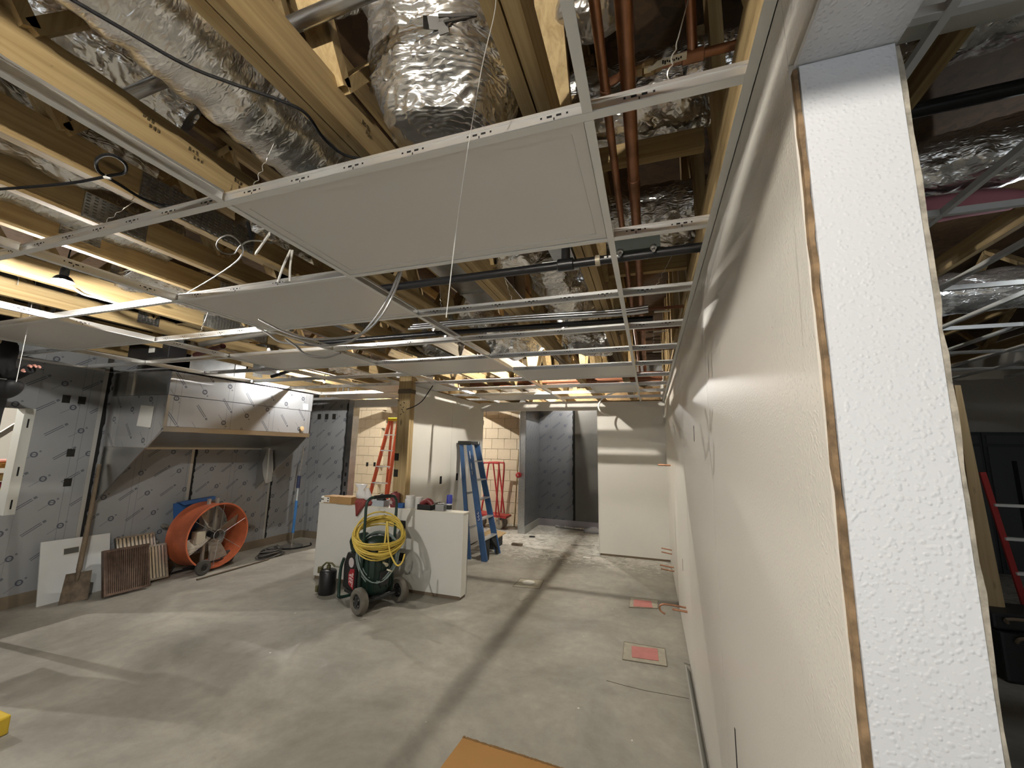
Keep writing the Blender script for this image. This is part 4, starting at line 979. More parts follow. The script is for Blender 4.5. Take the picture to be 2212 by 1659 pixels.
# drum fan, axis along x, facing the room
fn = thing('drum_fan', 'big orange drum fan on small wheels against the left wall', 'fan', (-5.6, 4.08, 0))
FC = Vector((-5.42, 4.06, .44)); FR = .395
ORA = mat('fan_orange', (.55,.14,.06), .5, var=.3, scale=5); GRIME = mat('fan_grime', (.42,.38,.31), .6, .2, var=.3, scale=15)
MB().lathe([(FR-.004,0), (FR+.012,-.004), (FR+.016,.004), (FR+.006,.02), (FR,.04), (FR,.36), (FR+.012,.375), (FR-.004,.38), (FR-.01,.36), (FR-.01,.02), (FR-.004,0)], FC, (-1,0,0), 56, False).build('drum', ORA, fn, smooth=True)
g = MB()
for k in range(6):
    th = k*PI/3+.45; g.tube([FC+Vector((.004, math.cos(th)*.07, math.sin(th)*.07)), FC+Vector((-.004, math.cos(th)*(FR-.01), math.sin(th)*(FR-.01)))], .003, 5)
    if k % 2 == 0:
        pass
gm = g.build('guard_rods', GALV, fn)
MB().tube([FC+Vector((.002, math.cos(a_)*.07, math.sin(a_)*.07)) for a_ in [2*PI*i/24 for i in range(25)]], .003, 5, False).build('guard_ring', GALV, gm)
hub = MB().lathe([(.0,-.02), (.05,-.018), (.055,.05), (.045,.10), (0,.11)], FC+Vector((-.08,0,0)), (-1,0,0), 20).build('hub', IRON, fn, smooth=True)
for k in range(4):
    th = k*PI/2+.4; bl_ = MB(); vs = []; 
    for i in range(7):
        r = .05+(FR-.07)*i/6
        for s in (-1, 1):
            a_ = th+s*(.34-.02*i); dx = s*.05
            vs.append(FC+Vector((-.14+dx, math.cos(a_)*r, math.sin(a_)*r)))
    n0 = len(vs); vs += [p-Vector((.004,0,0)) for p in vs]
    fs = [(2*i, 2*i+1, 2*i+3, 2*i+2) for i in range(6)]+[(n0+2*i, n0+2*i+2, n0+2*i+3, n0+2*i+1) for i in range(6)]+[(0,n0,n0+1,1), (12,13,n0+13,n0+12)]+[(2*i, 2*i+2, n0+2*i+2, n0+2*i) for i in range(6)]+[(2*i+1, n0+2*i+1, n0+2*i+3, 2*i+3) for i in range(6)]
    bl_.add(vs, fs).build('blade', GRIME, fn)
for yy in (-.055, .055): MB().bb((FC.x-.20, FC.y+yy-.016, .04), (FC.x-.17, FC.y+yy+.016, .90)).build('support_post', mat('support_grey', (.40,.38,.34), .5, .5), fn)
MB().lathe([(0,0), (.085,.0), (.09,.02), (.09,.16), (.07,.19), (0,.2)], (FC.x-.19, FC.y, FC.z), (-1,0,0), 20).build('motor', GRIME, fn, smooth=True)
MB().bb((FC.x-.22, FC.y-.20, FC.z-.09), (FC.x-.12, FC.y-.09, FC.z+.06)).build('junction_box', mat('box_tan', (.50,.46,.36), .6), fn)
MB().tube([(FC.x-.10, FC.y-.33, .09), (FC.x-.10, FC.y+.33, .09)], .012, 8).build('axle', IRON, fn)
for s in (-1, 1):
    wh = MB().lathe([(0,-.02), (.045,-.02), (.05,-.026), (.085,-.024), (.092,-.01), (.092,.01), (.085,.024), (.05,.026), (.045,.02), (0,.02)], (FC.x+.06-.2*(s > 0), FC.y+s*.26 if s > 0 else FC.y-.20, .092), (1,0,0), 24).build('wheel', mat('wheel_dark', (.06,.055,.05), .6), fn, smooth=True)
    MB().lathe([(0,-.028), (.03,-.028), (.034,0), (.03,.028), (0,.028)], (FC.x+.06-.2*(s > 0), FC.y+s*.26 if s > 0 else FC.y-.20, .092), (1,0,0), 12).build('wheel_hub', IRON, wh)
MB().tube([(FC.x-.30, FC.y-.30, .10), (FC.x-.30, FC.y-.34, .02), (FC.x-.30, FC.y+.34, .02), (FC.x-.30, FC.y+.30, .10)], .012, 8).build('foot_frame', IRON, fn)
# blue sheet behind the fan
bsx = thing('blue_sheet', 'bright blue plastic sheet standing behind the orange fan', 'sheet', (-5.9, 3.9, .02))
BLU = mat('blue_plastic', (.035,.13,.36), .5, var=.15, scale=5)
MB().prism([xat(u, v, -5.88) for (u, v) in ((376, 1088), (430, 1080), (430, 1190), (378, 1190))], (-.02,0,0)).build('panel', BLU, bsx)
MB().prism([xat(u, v, -5.86) for (u, v) in ((380, 1085), (459, 1071), (459, 1078), (392, 1091))], (.06,0,0)).build('flap', BLU, bsx)
# wall stub valve near fan
stb = MB().lathe([(0,0), (.03,0), (.03,.05), (.018,.055), (.018,.10), (0,.101)], xat(352, 1136, -5.99), (1,0,0), 12).build('pipe_stub', STL, smooth=True); tag(stb, 'steel pipe stub poking from the wall left of the fan', 'pipe')
stb = MB().lathe([(0,0), (.022,0), (.022,.10), (0,.101)], xat(338, 1168, -5.99), (1,-.6,0), 12).build('pipe_stub', STL, smooth=True); tag(stb, 'second steel stub above the silver filters', 'pipe')
# coil of wire right of the fan
P = []
for i in range(16*14):
    a_ = 2*PI*i/14; k = i/(16*14); r = .24-.10*abs(math.sin(i*.013*7))-.06*k
    P.append(Vector((-5.35+math.sin(a_)*r*.55+.0*k, 4.82+math.cos(a_)*r, .012+.10*k+.015*math.sin(i*.7))))
tag(MB().tube(P, .007, 5).build('cable_coil', mat('coil_grey', (.11,.105,.10), .5, .3), smooth='all'), 'loose coil of dark grey cable on the floor right of the fan', 'cable')
tag(MB().tube([zat(425, 1252, .012), zat(580, 1208, .012)], .010, 8).build('steel_rod', mat('rod_rust', (.14,.11,.08), .6, .5)), 'thin dark rod lying on the floor in front of the fan', 'rod')
# blue pole with round base
pl = thing('floor_pole', 'blue pole with a round metal base standing before the grey corner', 'pole', (-5.58, 5.42, 0))
B0 = Vector((-5.58, 5.42, 0))
MB().lathe([(.0,.0), (.17,0), (.17,.012), (.10,.028), (.03,.035), (.03,.06), (0,.061)], B0, (0,0,1), 28).build('base', STL, pl, smooth=True)
MB().lathe([(.013,.05), (.013,.18), (.02,.182), (.02,.21), (.014,.212)], B0, (0,0,1), 14).build('ferrule', STL, pl, smooth=True)
MB().tube([B0+Vector((0,0,.21)), B0+Vector((.0,.01,.72))], .022, 12).build('pole', mat('pole_blue', (.05,.20,.50), .4), pl, smooth=True)
MB().tube([B0+Vector((0,.01,.72)), B0+Vector((-.01,.02,.92))], .012, 10).build('upper_pole', mat('pole_pale', (.55,.58,.60), .4), pl, smooth=True)
MB().tube([B0+Vector((-.01,.02,.92)), B0+Vector((-.02,.03,1.12))], .028, 12).build('grip', mat('grip_navy', (.02,.03,.08), .5), pl, smooth=True)
MB().tube([B0+Vector((-.02,.03,1.12)), B0+Vector((-.01,.06,1.62))], .010, 10).build('rod', STL, pl, smooth=True)
# black cables on the floor at the pole base
cable('black_cable', 'black cord curled at the foot of the blue pole', [(-5.80,5.35,.01), (-5.72,5.22,.01), (-5.55,5.18,.012), (-5.38,5.30,.01), (-5.33,5.55,.01), (-5.45,5.68,.01)], .010)
# shelf stuff in the bright room behind the wall opening
orn = MB().bb((-8.2, .6, 1.28), (-7.6, 3.6, 1.34)).build('shelf_board', mat('shelf_orange', (.62,.30,.07), .6)); tag(orn, 'orange wooden shelf board in the bright room behind the left opening', 'shelf')
for k, (z0, z1, c, lab) in enumerate(((1.35, 1.38, (.75,.40,.35), 'pale red strip of packets on the orange shelf'), (1.12, 1.20, (.80,.55,.20), 'yellow orange packets under the orange shelf'), (1.04, 1.09, (.45,.04,.08), 'dark red book stack under the orange shelf'), (.97, 1.02, (.75,.62,.10), 'yellow folder stack below the red one'), (.90, .96, (.55,.58,.60), 'grey folder stack at the bottom of the opening'))):
    tag(MB().bb((-8.0, 1.9, z0), (-7.65, 3.1, z1)).build('packet_stack', mat('packet_%d' % k, c, .6), bevel=.01), lab, 'packets')
tag(MB().bb((-8.2, .6, 0), (-7.55, 3.6, .89)).build('table', mat('table_white', (.80,.78,.72), .5), bevel=.01), 'white counter seen through the left wall opening', 'counter')
tag(MB().beam((-7.0, 2.10, 1.20), (-7.0, 2.95, 2.15), .04, .05).build('leaning_board', mat('board_pale', (.70,.64,.52), .6)), 'pale board leaning inside the bright room at left', 'board')

# ------------------------------------------------------------------ worker on a ladder at the left edge
def skin(name, pts, edges, m, parent, sub=2):
    me = bpy.data.meshes.new(name); me.from_pydata([p[0] for p in pts], edges, []); o = bpy.data.objects.new(name, me); COL.objects.link(o)
    md = o.modifiers.new('skin', 'SKIN'); md.use_smooth_shade = True
    for i, p in enumerate(pts):
        r = p[1]; me.skin_vertices[0].data[i].radius = (r, r) if isinstance(r, (int, float)) else r
    me.skin_vertices[0].data[0].use_root = True
    s = o.modifiers.new('sub', 'SUBSURF'); s.levels = sub; s.render_levels = sub
    me.materials.append(m); o.parent = parent; return o
JACK = mat('jacket_black', (.012,.012,.013), .85, var=.3, scale=9); SKINM = mat('skin_pink', (.62,.30,.24), .5)
wkx, wky = -5.34, 1.80
wkr = thing('person', 'worker in a dark jacket on a ladder, partly cut off by the left edge', 'person', (wkx, wky, 1.02))
B = [((0,0,.90), (.16,.12)), ((0,0,1.06), (.15,.11)), ((.01,0,1.25), (.16,.11)), ((.01,0,1.42), (.13,.09)), ((.01,0,1.50), (.06,.06)), ((.01,.02,1.58), (.075,.09)), ((.01,.02,1.68), (.075,.09)),
     ((.20,0,1.40), (.065,.06)), ((.30,-.03,1.22), (.055,.052)), ((.40,-.02,1.13), (.05,.05)), ((.60,-.02,1.17), (.04,.04)), ((.68,-.02,1.18), (.035,.045)),
     ((-.20,0,1.40), (.065,.06)), ((-.30,.06,1.62), (.05,.05)), ((-.24,.16,1.85), (.04,.04)), ((-.22,.18,1.95), (.035,.045)),
     ((.09,0,.84), (.09,.09)), ((.10,.02,.48), (.065,.07)), ((.10,.0,.08), (.045,.05)), ((.10,-.14,.03), (.04,.035)),
     ((-.09,0,.84), (.09,.09)), ((-.10,.02,.48), (.065,.07)), ((-.10,.0,.08), (.045,.05)), ((-.10,-.14,.03), (.04,.035))]
E_ = [(0,1),(1,2),(2,3),(3,4),(4,5),(5,6),(3,7),(7,8),(8,9),(9,10),(10,11),(3,12),(12,13),(13,14),(14,15),(0,16),(16,17),(17,18),(18,19),(0,20),(20,21),(21,22),(22,23)]
skin('body', B, E_, JACK, wkr)
# gloved right hand: four fingers and a thumb, bare fingertips
for k, (dy, dz, L) in enumerate(((-.035,.012,.050), (-.012,.018,.060), (.012,.016,.058), (.033,.010,.045))):
    f0 = Vector((.70, -.02+dy, 1.18+dz)); f1 = f0+Vector((L*.6, 0, .005)); f2 = f1+Vector((L*.5, 0, -.02))
    skin('finger', [(f0, .010), (f1, .0095), (f2, .0085)], [(0,1),(1,2)], SKINM if k < 3 else JACK, wkr, 1)
skin('thumb', [(Vector((.665,-.06,1.165)), .011), (Vector((.70,-.08,1.15)), .010), (Vector((.735,-.075,1.14)), .009)], [(0,1),(1,2)], SKINM, wkr, 1)
# tool pouch on the belt
bmx = bmesh.new(); bmesh.ops.create_uvsphere(bmx, u_segments=24, v_segments=14, radius=1)
vs = [Vector((v.co.x*.17, v.co.y*.09, v.co.z*.085 if v.co.z < 0 else v.co.z*.05)) for v in bmx.verts]; fs = [tuple(v.index for v in f.verts) for f in bmx.faces]; bmx.free()
pz = Matrix.Rotation(-.25, 3, 'Y')
MB().add([pz @ v+Vector((wkx+.36, wky-.03, 1.02+1.03)) for v in vs], fs).build('tool_pouch', mat('pouch_black', (.016,.016,.017), .6), wkr, smooth='all')
MB().tube([(wkx+.20, wky-.11, 2.13), (wkx+.36, wky-.13, 2.12), (wkx+.50, wky-.08, 2.11)], .004, 6).build('pouch_rim', mat('pouch_rim', (.20,.20,.20), .5), wkr)
MB().box((wkx+.28, wky-.09, 2.44), (.06,.02,.035), (0,.4,0)).build('glove_tab', mat('tan_tab', (.42,.34,.20), .7), wkr, bevel=.006)
# step ladder under the worker
ls = thing('step_ladder', 'step ladder under the worker just outside the left edge', 'ladder', (wkx, wky, 0))
for s in (-1, 1):
    MB().beam((wkx+s*.20, wky-.42, 0), (wkx+s*.14, wky-.02, 1.30), .03, .06).build('rail', mat('ladder_fibre', (.55,.12,.05), .5), ls)
    MB().beam((wkx+s*.20, wky+.24, 0), (wkx+s*.14, wky+.08, 1.30), .03, .05).build('rear_rail', mat('ladder_fibre', (.55,.12,.05), .5), ls)
for z in (.30, .65, 1.0): MB().bb((wkx-.17, wky-.12-.30*(1-z), z-.02), (wkx+.17, wky+.02-.30*(1-z)+.02, z)).build('step', GALV, ls)
MB().bb((wkx-.16, wky-.05, 1.29), (wkx+.16, wky+.12, 1.33)).build('top_cap', mat('cap_orange', (.6,.2,.03), .5), ls)

# ------------------------------------------------------------------ compressor in front of the half wall
CO = Vector((-2.77, 3.83, 0)); CA = math.radians(69)
GRN = mat('compressor_green', (.008,.024,.017), .42, var=.3, scale=8); BLK = mat('matte_black', (.014,.014,.014), .55)
cm = thing('air_compressor', 'dark green wheeled air compressor in front of the half wall', 'compressor', CO, CA)
def cpart(mb, name, m, parent=None, **k): return mb.build(name, m, parent or cm, world=False, **k)
# local x = axle direction (away from camera), local y = to the left
cpart(MB().lathe([(0,.10), (.08,.105), (.145,.14), (.165,.19), (.165,.62), (.145,.67), (.08,.705), (0,.71)], (0,.03,0), (0,0,1), 32), 'tank', GRN, smooth=True)
for k in range(6):
    a_ = math.radians(190+k*24); cpart(MB().beam((math.cos(a_)*.168, .03+math.sin(a_)*.168, .2), (math.cos(a_)*.168, .03+math.sin(a_)*.168, .6), .012, .012), 'rib', GRN)
cpart(MB().lathe([(0,-.12), (.06,-.115), (.105,-.08), (.115,-.02), (.115,.06), (.09,.10), (0,.11)], (0,.33,.56), (0,.5,1), 26), 'motor_dome', GRN, smooth=True)
cpart(MB().prism([(-.13,.19,.10), (-.13,.43,.12), (-.13,.44,.36), (-.13,.38,.49), (-.13,.19,.50)], (.26,0,0)), 'shroud', BLK, bevel=.015)
lab = cpart(MB().prism([(-.133,.20,.14), (-.133,.30,.18), (-.133,.315,.27), (-.133,.28,.335), (-.133,.20,.345)], (-.004,0,0)), 'rating_label', mat('label_red', (.36,.02,.03), .45))
def text3(body, loc, rot, size, m, parent, name='lettering'):
    cu_ = bpy.data.curves.new(name, 'FONT'); cu_.body = body; cu_.size = size; cu_.extrude = .0008; cu_.align_x = 'CENTER'; cu_.align_y = 'CENTER'
    o = bpy.data.objects.new(name, cu_); COL.objects.link(o); dg = bpy.context.evaluated_depsgraph_get(); me = bpy.data.meshes.new_from_object(o.evaluated_get(dg)); bpy.data.objects.remove(o, do_unlink=True)
    o = bpy.data.objects.new(name, me); COL.objects.link(o); me.materials.clear(); me.materials.append(m); o.parent = parent; o.location = loc; o.rotation_euler = rot; return o
WT = mat('letter_white', (.85,.84,.82), .5)
# text facing local -x, reading upwards
def rot_from(xd, yd):
    xd = Vector(xd); yd = Vector(yd); z = xd.cross(yd); return Matrix((xd, yd, z)).transposed().to_euler()
text3('225', (-.1385, .265, .24), rot_from((0,0,1), (0,1,0)), .065, WT, lab)
text3('MAX PSI', (-.1385, .222, .235), rot_from((0,0,1), (0,1,0)), .038, WT, lab)
cpart(MB().lathe([(.0,0), (.05,0), (.05,.004), (0,.005)], (-.134,.27,.40), (-1,0,0), 18), 'gauge', mat('gauge_pale', (.55,.50,.50), .4))
# handle loop and frame
hz = 1.10
hp = smoothpath([(-.185,-.02,.50), (-.185,-.02,.85), (-.185,-.02,1.02), (-.165,-.02,1.075), (-.11,-.02,hz), (.11,-.02,hz), (.165,-.02,1.075), (.185,-.02,1.02), (.185,-.02,.85), (.185,-.02,.12)], 6)
cpart(MB().tube(hp, .0145, 12), 'handle', mat('handle_green', (.012,.035,.024), .4), smooth=True)
cpart(MB().tube([(-.10,-.02,hz), (-.05,-.02,hz+.002), (.05,-.02,hz+.002), (.10,-.02,hz)], .020, 12), 'grip', BLK, smooth=True)
cpart(MB().tube(smoothpath([(-.185,-.02,.52), (-.185,0,.30), (-.185,.0,.14)], 4), .0145, 12), 'frame_tube', GRN, smooth=True)
cpart(MB().tube(smoothpath([(-.14,.42,.42), (-.15,.455,.30), (-.15,.455,.07), (-.13,.44,.016), (.13,.44,.016), (.15,.455,.07), (.15,.455,.30), (.14,.42,.42)], 6), .016, 12), 'foot_tube', mat('handle_green', (.012,.035,.024), .4), smooth=True)
cpart(MB().tube([(-.22,-.10,.125), (.22,-.10,.125)], .012, 10), 'axle', BLK)
cpart(MB().bb((-.16,-.14,.10), (.16,.34,.13)), 'base_plate', BLK, bevel=.008)
for s in (-1, 1):
    wl_ = cpart(MB().lathe([(.068,-.028), (.078,-.038), (.112,-.036), (.125,-.02), (.125,.02), (.112,.036), (.078,.038), (.068,.028)], (s*.235,-.10,.125), (1,0,0), 32, False), 'wheel', mat('tyre_dusty', (.14,.125,.10), .8, var=.3, scale=10), smooth=True)
    cpart(MB().lathe([(0,-.030), (.028,-.034), (.032,-.02), (.06,-.016), (.068,-.022), (.068,.022), (.06,.016), (.032,.02), (.028,.034), (0,.030)], (s*.235,-.10,.125), (1,0,0), 20), 'wheel_rim', BLK, wl_, smooth=True)
    for k in range(5):
        a_ = k*2*PI/5; cpart(MB().lathe([(0,0), (.007,0), (.007,.006), (0,.007)], (s*.235-.028, -.10+math.cos(a_)*.045, .125+math.sin(a_)*.045), (-1,0,0), 6), 'lug', STL, wl_)
cpart(MB().box((0,-.145,.30), (.10,.02,.14)), 'manifold', BLK, bevel=.006)
cpart(MB().lathe([(0,0), (.012,0), (.012,.05), (.018,.052), (.018,.07), (0,.071)], (-.03,-.16,.46), (0,-1,-.2), 10), 'coupler', mat('brass_white', (.70,.66,.52), .35, .7), smooth=True)
cpart(MB().lathe([(0,0), (.010,0), (.010,.06), (0,.061)], (.02,-.16,.38), (.4,-1,-.2), 10), 'coupler', mat('brass_white', (.70,.66,.52), .35, .7), smooth=True)

# yellow hose looped over the compressor (world coordinates)
rnd = random.Random(4)
def hose_coil(center, radius, turns, tilt_lo, tilt_hi, toward, seed, squash=.9, per=26, drop=0):
    rnd = random.Random(seed); P = []; tw = Vector(toward).normalized(); side = Vector((-tw.y, tw.x, 0))
    off = [Vector((rnd.uniform(-.02,.02), rnd.uniform(-.02,.02), rnd.uniform(-.03,.03))) for _ in range(turns+1)]
    rad = [radius*rnd.uniform(.90,1.06) for _ in range(turns+1)]; tl_ = [rnd.uniform(tilt_lo, tilt_hi) for _ in range(turns+1)]
    for i in range(turns*per+1):
        f = i/per; k = min(int(f), turns-1); t = f-k; a_ = 2*PI*f
        R = rad[k]*(1-t)+rad[k+1]*t; tt = tl_[k]*(1-t)+tl_[k+1]*t; of = off[k].lerp(off[k+1], t)
        fwd = math.cos(a_); sd = math.sin(a_)
        p = Vector(center)+of+side*sd*R+tw*fwd*R*math.cos(tt)*squash+Vector((0,0,-fwd*R*math.sin(tt)-drop*max(0, fwd)**2))
        P.append(p)
    return P
tow = Vector((.62,-.79,0))
YEL = mat('hose_yellow', (.68,.50,.09), .5, var=.12, scale=6)
P = hose_coil(CO+Vector((.03,-.03,.70)), .25, 17, .22, 1.02, tow, 3, .80)
P += smoothpath([P[-1], P[-1]+Vector((.02,.02,.06)), CO+Vector((.13,-.05,.86)), CO+Vector((.22,-.12,.62)), CO+Vector((.30,-.10,.46)), CO+Vector((.34,-.06,.47)), CO+Vector((.35,-.03,.55))], 8)
tag(MB().tube(P, .0085, 7).build('air_hose', YEL, smooth='all'), 'bright yellow air hose coiled around the compressor handle', 'hose')
P = hose_coil(CO+Vector((.03,-.03,.54)), .21, 7, .85, 1.35, tow, 9, .9, drop=.10)
tag(MB().tube(P, .006, 6).build('air_hose', mat('hose_grey', (.20,.25,.23), .5), smooth='all'), 'thin grey green hose looped below the yellow one', 'hose')
# black sprayer canister
bcx = thing('spray_canister', 'small black canister with a metal valve left of the compressor', 'canister', (-3.48, 3.93, 0))
q = Vector((-3.48, 3.93, 0))
MB().lathe([(.0,0), (.085,0), (.09,.01), (.09,.235), (.08,.25), (.045,.262), (0,.265)], q, (0,0,1), 28).build('body', mat('canister_black', (.012,.012,.012), .4), bcx, smooth=True)
OLV = mat('valve_olive', (.12,.11,.05), .5, .4)
MB().lathe([(0,0), (.022,0), (.022,.04), (.012,.045), (.012,.07), (0,.071)], q+Vector((0,0,.26)), (0,0,1), 14).build('valve', OLV, bcx, smooth=True)
MB().tube([q+Vector((-.07,-.02,.285)), q+Vector((-.03,-.01,.325)), q+Vector((.04,0,.325)), q+Vector((.075,.01,.29))], .010, 8).build('handle', OLV, bcx, smooth=True)
MB().lathe([(0,0), (.03,0), (.03,.06), (0,.061)], q+Vector((-.085,-.03,.22)), (0,0,1), 14).build('regulator', OLV, bcx, smooth=True)
MB().tube([q+Vector((.07,.01,.29)), q+Vector((.13,.03,.285))], .005, 6).build('nozzle', OLV, bcx)
MB().box(q+Vector((-.10,-.03,.05)), (.03,.05,.07)).build('foot_bracket', OLV, bcx, bevel=.006)

# ------------------------------------------------------------------ things on the half wall
CARD = mat('cardboard', (.42,.25,.10), .75, var=.1, scale=6); CARDD = mat('cardboard_edge', (.26,.15,.06), .8)
TY = 4.36
def hbox(name, label, cat, x0, x1, h, m, y0=4.30, y1=4.42, bevel=.004, z0=HZ):
    t = thing(name, label, cat, ((x0+x1)/2, (y0+y1)/2, z0)); b = MB().bb((x0, y0, z0), (x1, y1, z0+h)).build('body', m, t, bevel=bevel); return t
t = hbox('cardboard_box', 'brown cardboard box with a white shipping label on the half wall', 'box', -3.95, -3.74, .085, CARD, 4.27, 4.43)
MB().bb((-3.945, 4.268, HZ+.01), (-3.86, 4.2695, HZ+.075)).build('shipping_label', mat('paper_white', (.82,.80,.74), .6), t); MB().bb((-3.95, 4.345, HZ+.0852), (-3.74, 4.355, HZ+.0858)).build('seam_tape', CARDD, t)
for (x, z) in ((-3.89, .02), (-3.89, .05)): MB().bb((x, 4.2672, HZ+z), (x+.02, 4.2679, HZ+z+.015)).build('label_print', BLKCAB, t)
t = hbox('cardboard_box', 'plain brown cardboard box beside the bag on the half wall', 'box', -3.735, -3.52, .09, CARD, 4.26, 4.43)
MB().bb((-3.735, 4.34, HZ+.0902), (-3.52, 4.35, HZ+.0908)).build('seam_tape', CARDD, t)
t = hbox('white_box', 'small white printed box at the left end of the half wall', 'box', -4.02, -3.955, .075, mat('paper_white', (.82,.80,.74), .6), 4.30, 4.42)
for k in range(4): MB().bb((-4.015+.014*k, 4.2985, HZ+.03), (-4.006+.014*k, 4.2995, HZ+.05)).build('print', BLKCAB, t)
# plastic bag with red granules
bg = thing('plastic_bag', 'clear plastic bag of red connectors slumped over the half wall edge', 'bag', (-3.42, 4.32, HZ))
prof = [(-3.42,4.255,.80), (-3.40,4.26,.90), (-3.41,4.31,.98), (-3.44,4.33,1.06), (-3.46,4.34,1.13), (-3.47,4.35,1.16)]
vs = []; fs = []; n = 20; rad = [(.012,.012), (.05,.035), (.095,.06), (.07,.05), (.045,.03), (.08,.01)]
def lump(prof, rad, seed, n=20):
    vs = []; fs = []
    for i, (c, r) in enumerate(zip(prof, rad)):
        for k in range(n):
            a_ = 2*PI*k/n; w_ = 1+.22*noise.noise(Vector((math.cos(a_)*2+seed, math.sin(a_)*2, i*1.3)))
            vs.append(Vector(c)+Vector((math.cos(a_)*r[0]*w_, math.sin(a_)*r[1]*w_, 0)))
    for i in range(len(prof)-1):
        for k in range(n): fs.append((i*n+k, i*n+(k+1) % n, (i+1)*n+(k+1) % n, (i+1)*n+k))
    fs += [tuple(range(n-1, -1, -1)), tuple((len(prof)-1)*n+k for k in range(n))]
    return vs, fs
RED = mat('red_granules', (.34,.06,.05), .5, var=.5, scale=90, bump=.6, bscale=110)
v_, f_ = lump([(-3.42,4.258,.79), (-3.40,4.262,.88), (-3.39,4.29,.935), (-3.39,4.30,.975), (-3.40,4.30,1.0)], [(.01,.01), (.045,.02), (.085,.035), (.09,.05), (.03,.02)], 2); MB().add(v_, f_).build('contents', RED, bg, smooth='all')
v_, f_ = lump([(-3.30,4.30,.918), (-3.29,4.31,.96), (-3.29,4.32,.99)], [(.05,.04), (.06,.045), (.02,.02)], 5); MB().add(v_, f_).build('contents', RED, bg, smooth='all')
v_, f_ = lump([(-3.40,4.31,1.0), (-3.43,4.33,1.06), (-3.44,4.34,1.10), (-3.45,4.34,1.15), (-3.45,4.34,1.165)], [(.085,.05), (.06,.045), (.04,.03), (.085,.012), (.09,.006)], 8); MB().add(v_, f_).build('film', plastic('bag_film', (.80,.80,.80), .72, .25), bg, smooth='all')
v_, f_ = lump([(-3.31,4.32,.985), (-3.33,4.33,1.04), (-3.35,4.34,1.12)], [(.055,.04), (.05,.03), (.02,.012)], 9); MB().add(v_, f_).build('film', plastic('bag_film', (.80,.80,.80), .72, .25), bg, smooth='all')
# grey tray with black tool
t = thing('plastic_tray', 'pale grey plastic tub holding a black tool on the half wall', 'tub', (-3.16, 4.36, HZ))
tb = MB(); tb.bb((-3.25,4.30,HZ), (-3.07,4.42,HZ+.008)).bb((-3.25,4.30,HZ), (-3.242,4.42,HZ+.07)).bb((-3.078,4.30,HZ), (-3.07,4.42,HZ+.07)).bb((-3.25,4.30,HZ), (-3.07,4.308,HZ+.07)).bb((-3.25,4.412,HZ), (-3.07,4.42,HZ+.07)).build('tub', mat('tub_grey', (.42,.46,.50), .5), t)
v_, f_ = lump([(-3.15,4.36,HZ+.01), (-3.15,4.36,HZ+.08), (-3.15,4.36,HZ+.12), (-3.145,4.36,HZ+.145)], [(.07,.045), (.06,.04), (.035,.03), (.012,.012)], 3); MB().add(v_, f_).build('black_tool', BLK, t, smooth='all')
# red tin with a star
t = thing('red_tin', 'dark red tin can with a pale star standing against the wooden post', 'can', (-2.955, 4.37, HZ))
MB().lathe([(.0,0), (.055,0), (.057,.005), (.057,.155), (.050,.165), (0,.166)], (-2.955,4.36,HZ), (0,0,1), 24).build('body', mat('tin_red', (.20,.035,.04), .4), t, smooth=True)
st_ = [];
for k in range(10):
    r = .034 if k % 2 == 0 else .014; a_ = PI/2+k*PI/5; st_.append(Vector((-2.968+math.cos(a_)*r, 4.2995, HZ+.06+math.sin(a_)*r)))
MB().prism(st_, (0,-.002,0)).build('star', mat('star_pale', (.60,.50,.48), .5), t)
MB().lathe([(0,.166), (.02,.166), (.02,.18), (0,.181)], (-2.955,4.36,HZ), (0,0,1), 14).build('cap', mat('tin_red', (.20,.035,.04), .4), t)
hbox('blue_carton', 'small bright blue carton on the half wall', 'carton', -2.885, -2.80, .055, BLU, 4.29, 4.36)
t = thing('white_jar', 'cloudy white plastic jar on the half wall', 'jar', (-2.745, 4.36, HZ))
MB().lathe([(.0,0), (.055,0), (.058,.006), (.058,.10), (.048,.115), (0,.116)], (-2.745,4.36,HZ), (0,0,1), 24).build('body', mat('jar_white', (.66,.65,.62), .4, var=.1, scale=20), t, smooth=True)
MB().lathe([(.05,.116), (.052,.117), (.052,.145), (0,.147)], (-2.745,4.36,HZ), (0,0,1), 24).build('lid', mat('jar_lid', (.72,.71,.68), .4), t, smooth=True)
t = thing('white_jar', 'second cloudy jar behind the first on the half wall', 'jar', (-2.635, 4.385, HZ)); MB().lathe([(.0,0), (.045,0), (.045,.13), (0,.135)], (-2.635,4.385,HZ), (0,0,1), 20).build('body', mat('jar_white', (.66,.65,.62), .4), t, smooth=True)
# power tool in an open black carton
t = thing('tool_carton', 'open black carton holding a dark red power tool on the half wall', 'carton', (-2.50, 4.36, HZ))
c_ = MB(); c_.bb((-2.60,4.29,HZ), (-2.42,4.43,HZ+.006)).bb((-2.60,4.29,HZ), (-2.42,4.297,HZ+.06)).bb((-2.60,4.423,HZ), (-2.42,4.43,HZ+.07)).bb((-2.60,4.29,HZ), (-2.594,4.43,HZ+.06)).bb((-2.426,4.29,HZ), (-2.42,4.43,HZ+.06)).build('carton', BLK, t)
MB().beam((-2.418,4.36,HZ+.055), (-2.36,4.36,HZ+.09), .12, .004).build('flap', mat('flap_grey', (.30,.29,.27), .7), t)
MR = mat('tool_maroon', (.20,.035,.035), .4)
MB().tube(smoothpath([(-2.575,4.345,HZ+.055), (-2.54,4.345,HZ+.085), (-2.49,4.345,HZ+.10), (-2.45,4.345,HZ+.08), (-2.435,4.345,HZ+.05)], 5), .032, 12).build('tool_body', MR, t, smooth='all')
MB().tube([(-2.56,4.32,HZ+.035), (-2.44,4.32,HZ+.035)], .024, 12).build('battery', mat('tool_pink', (.42,.18,.17), .4), t, smooth=True)
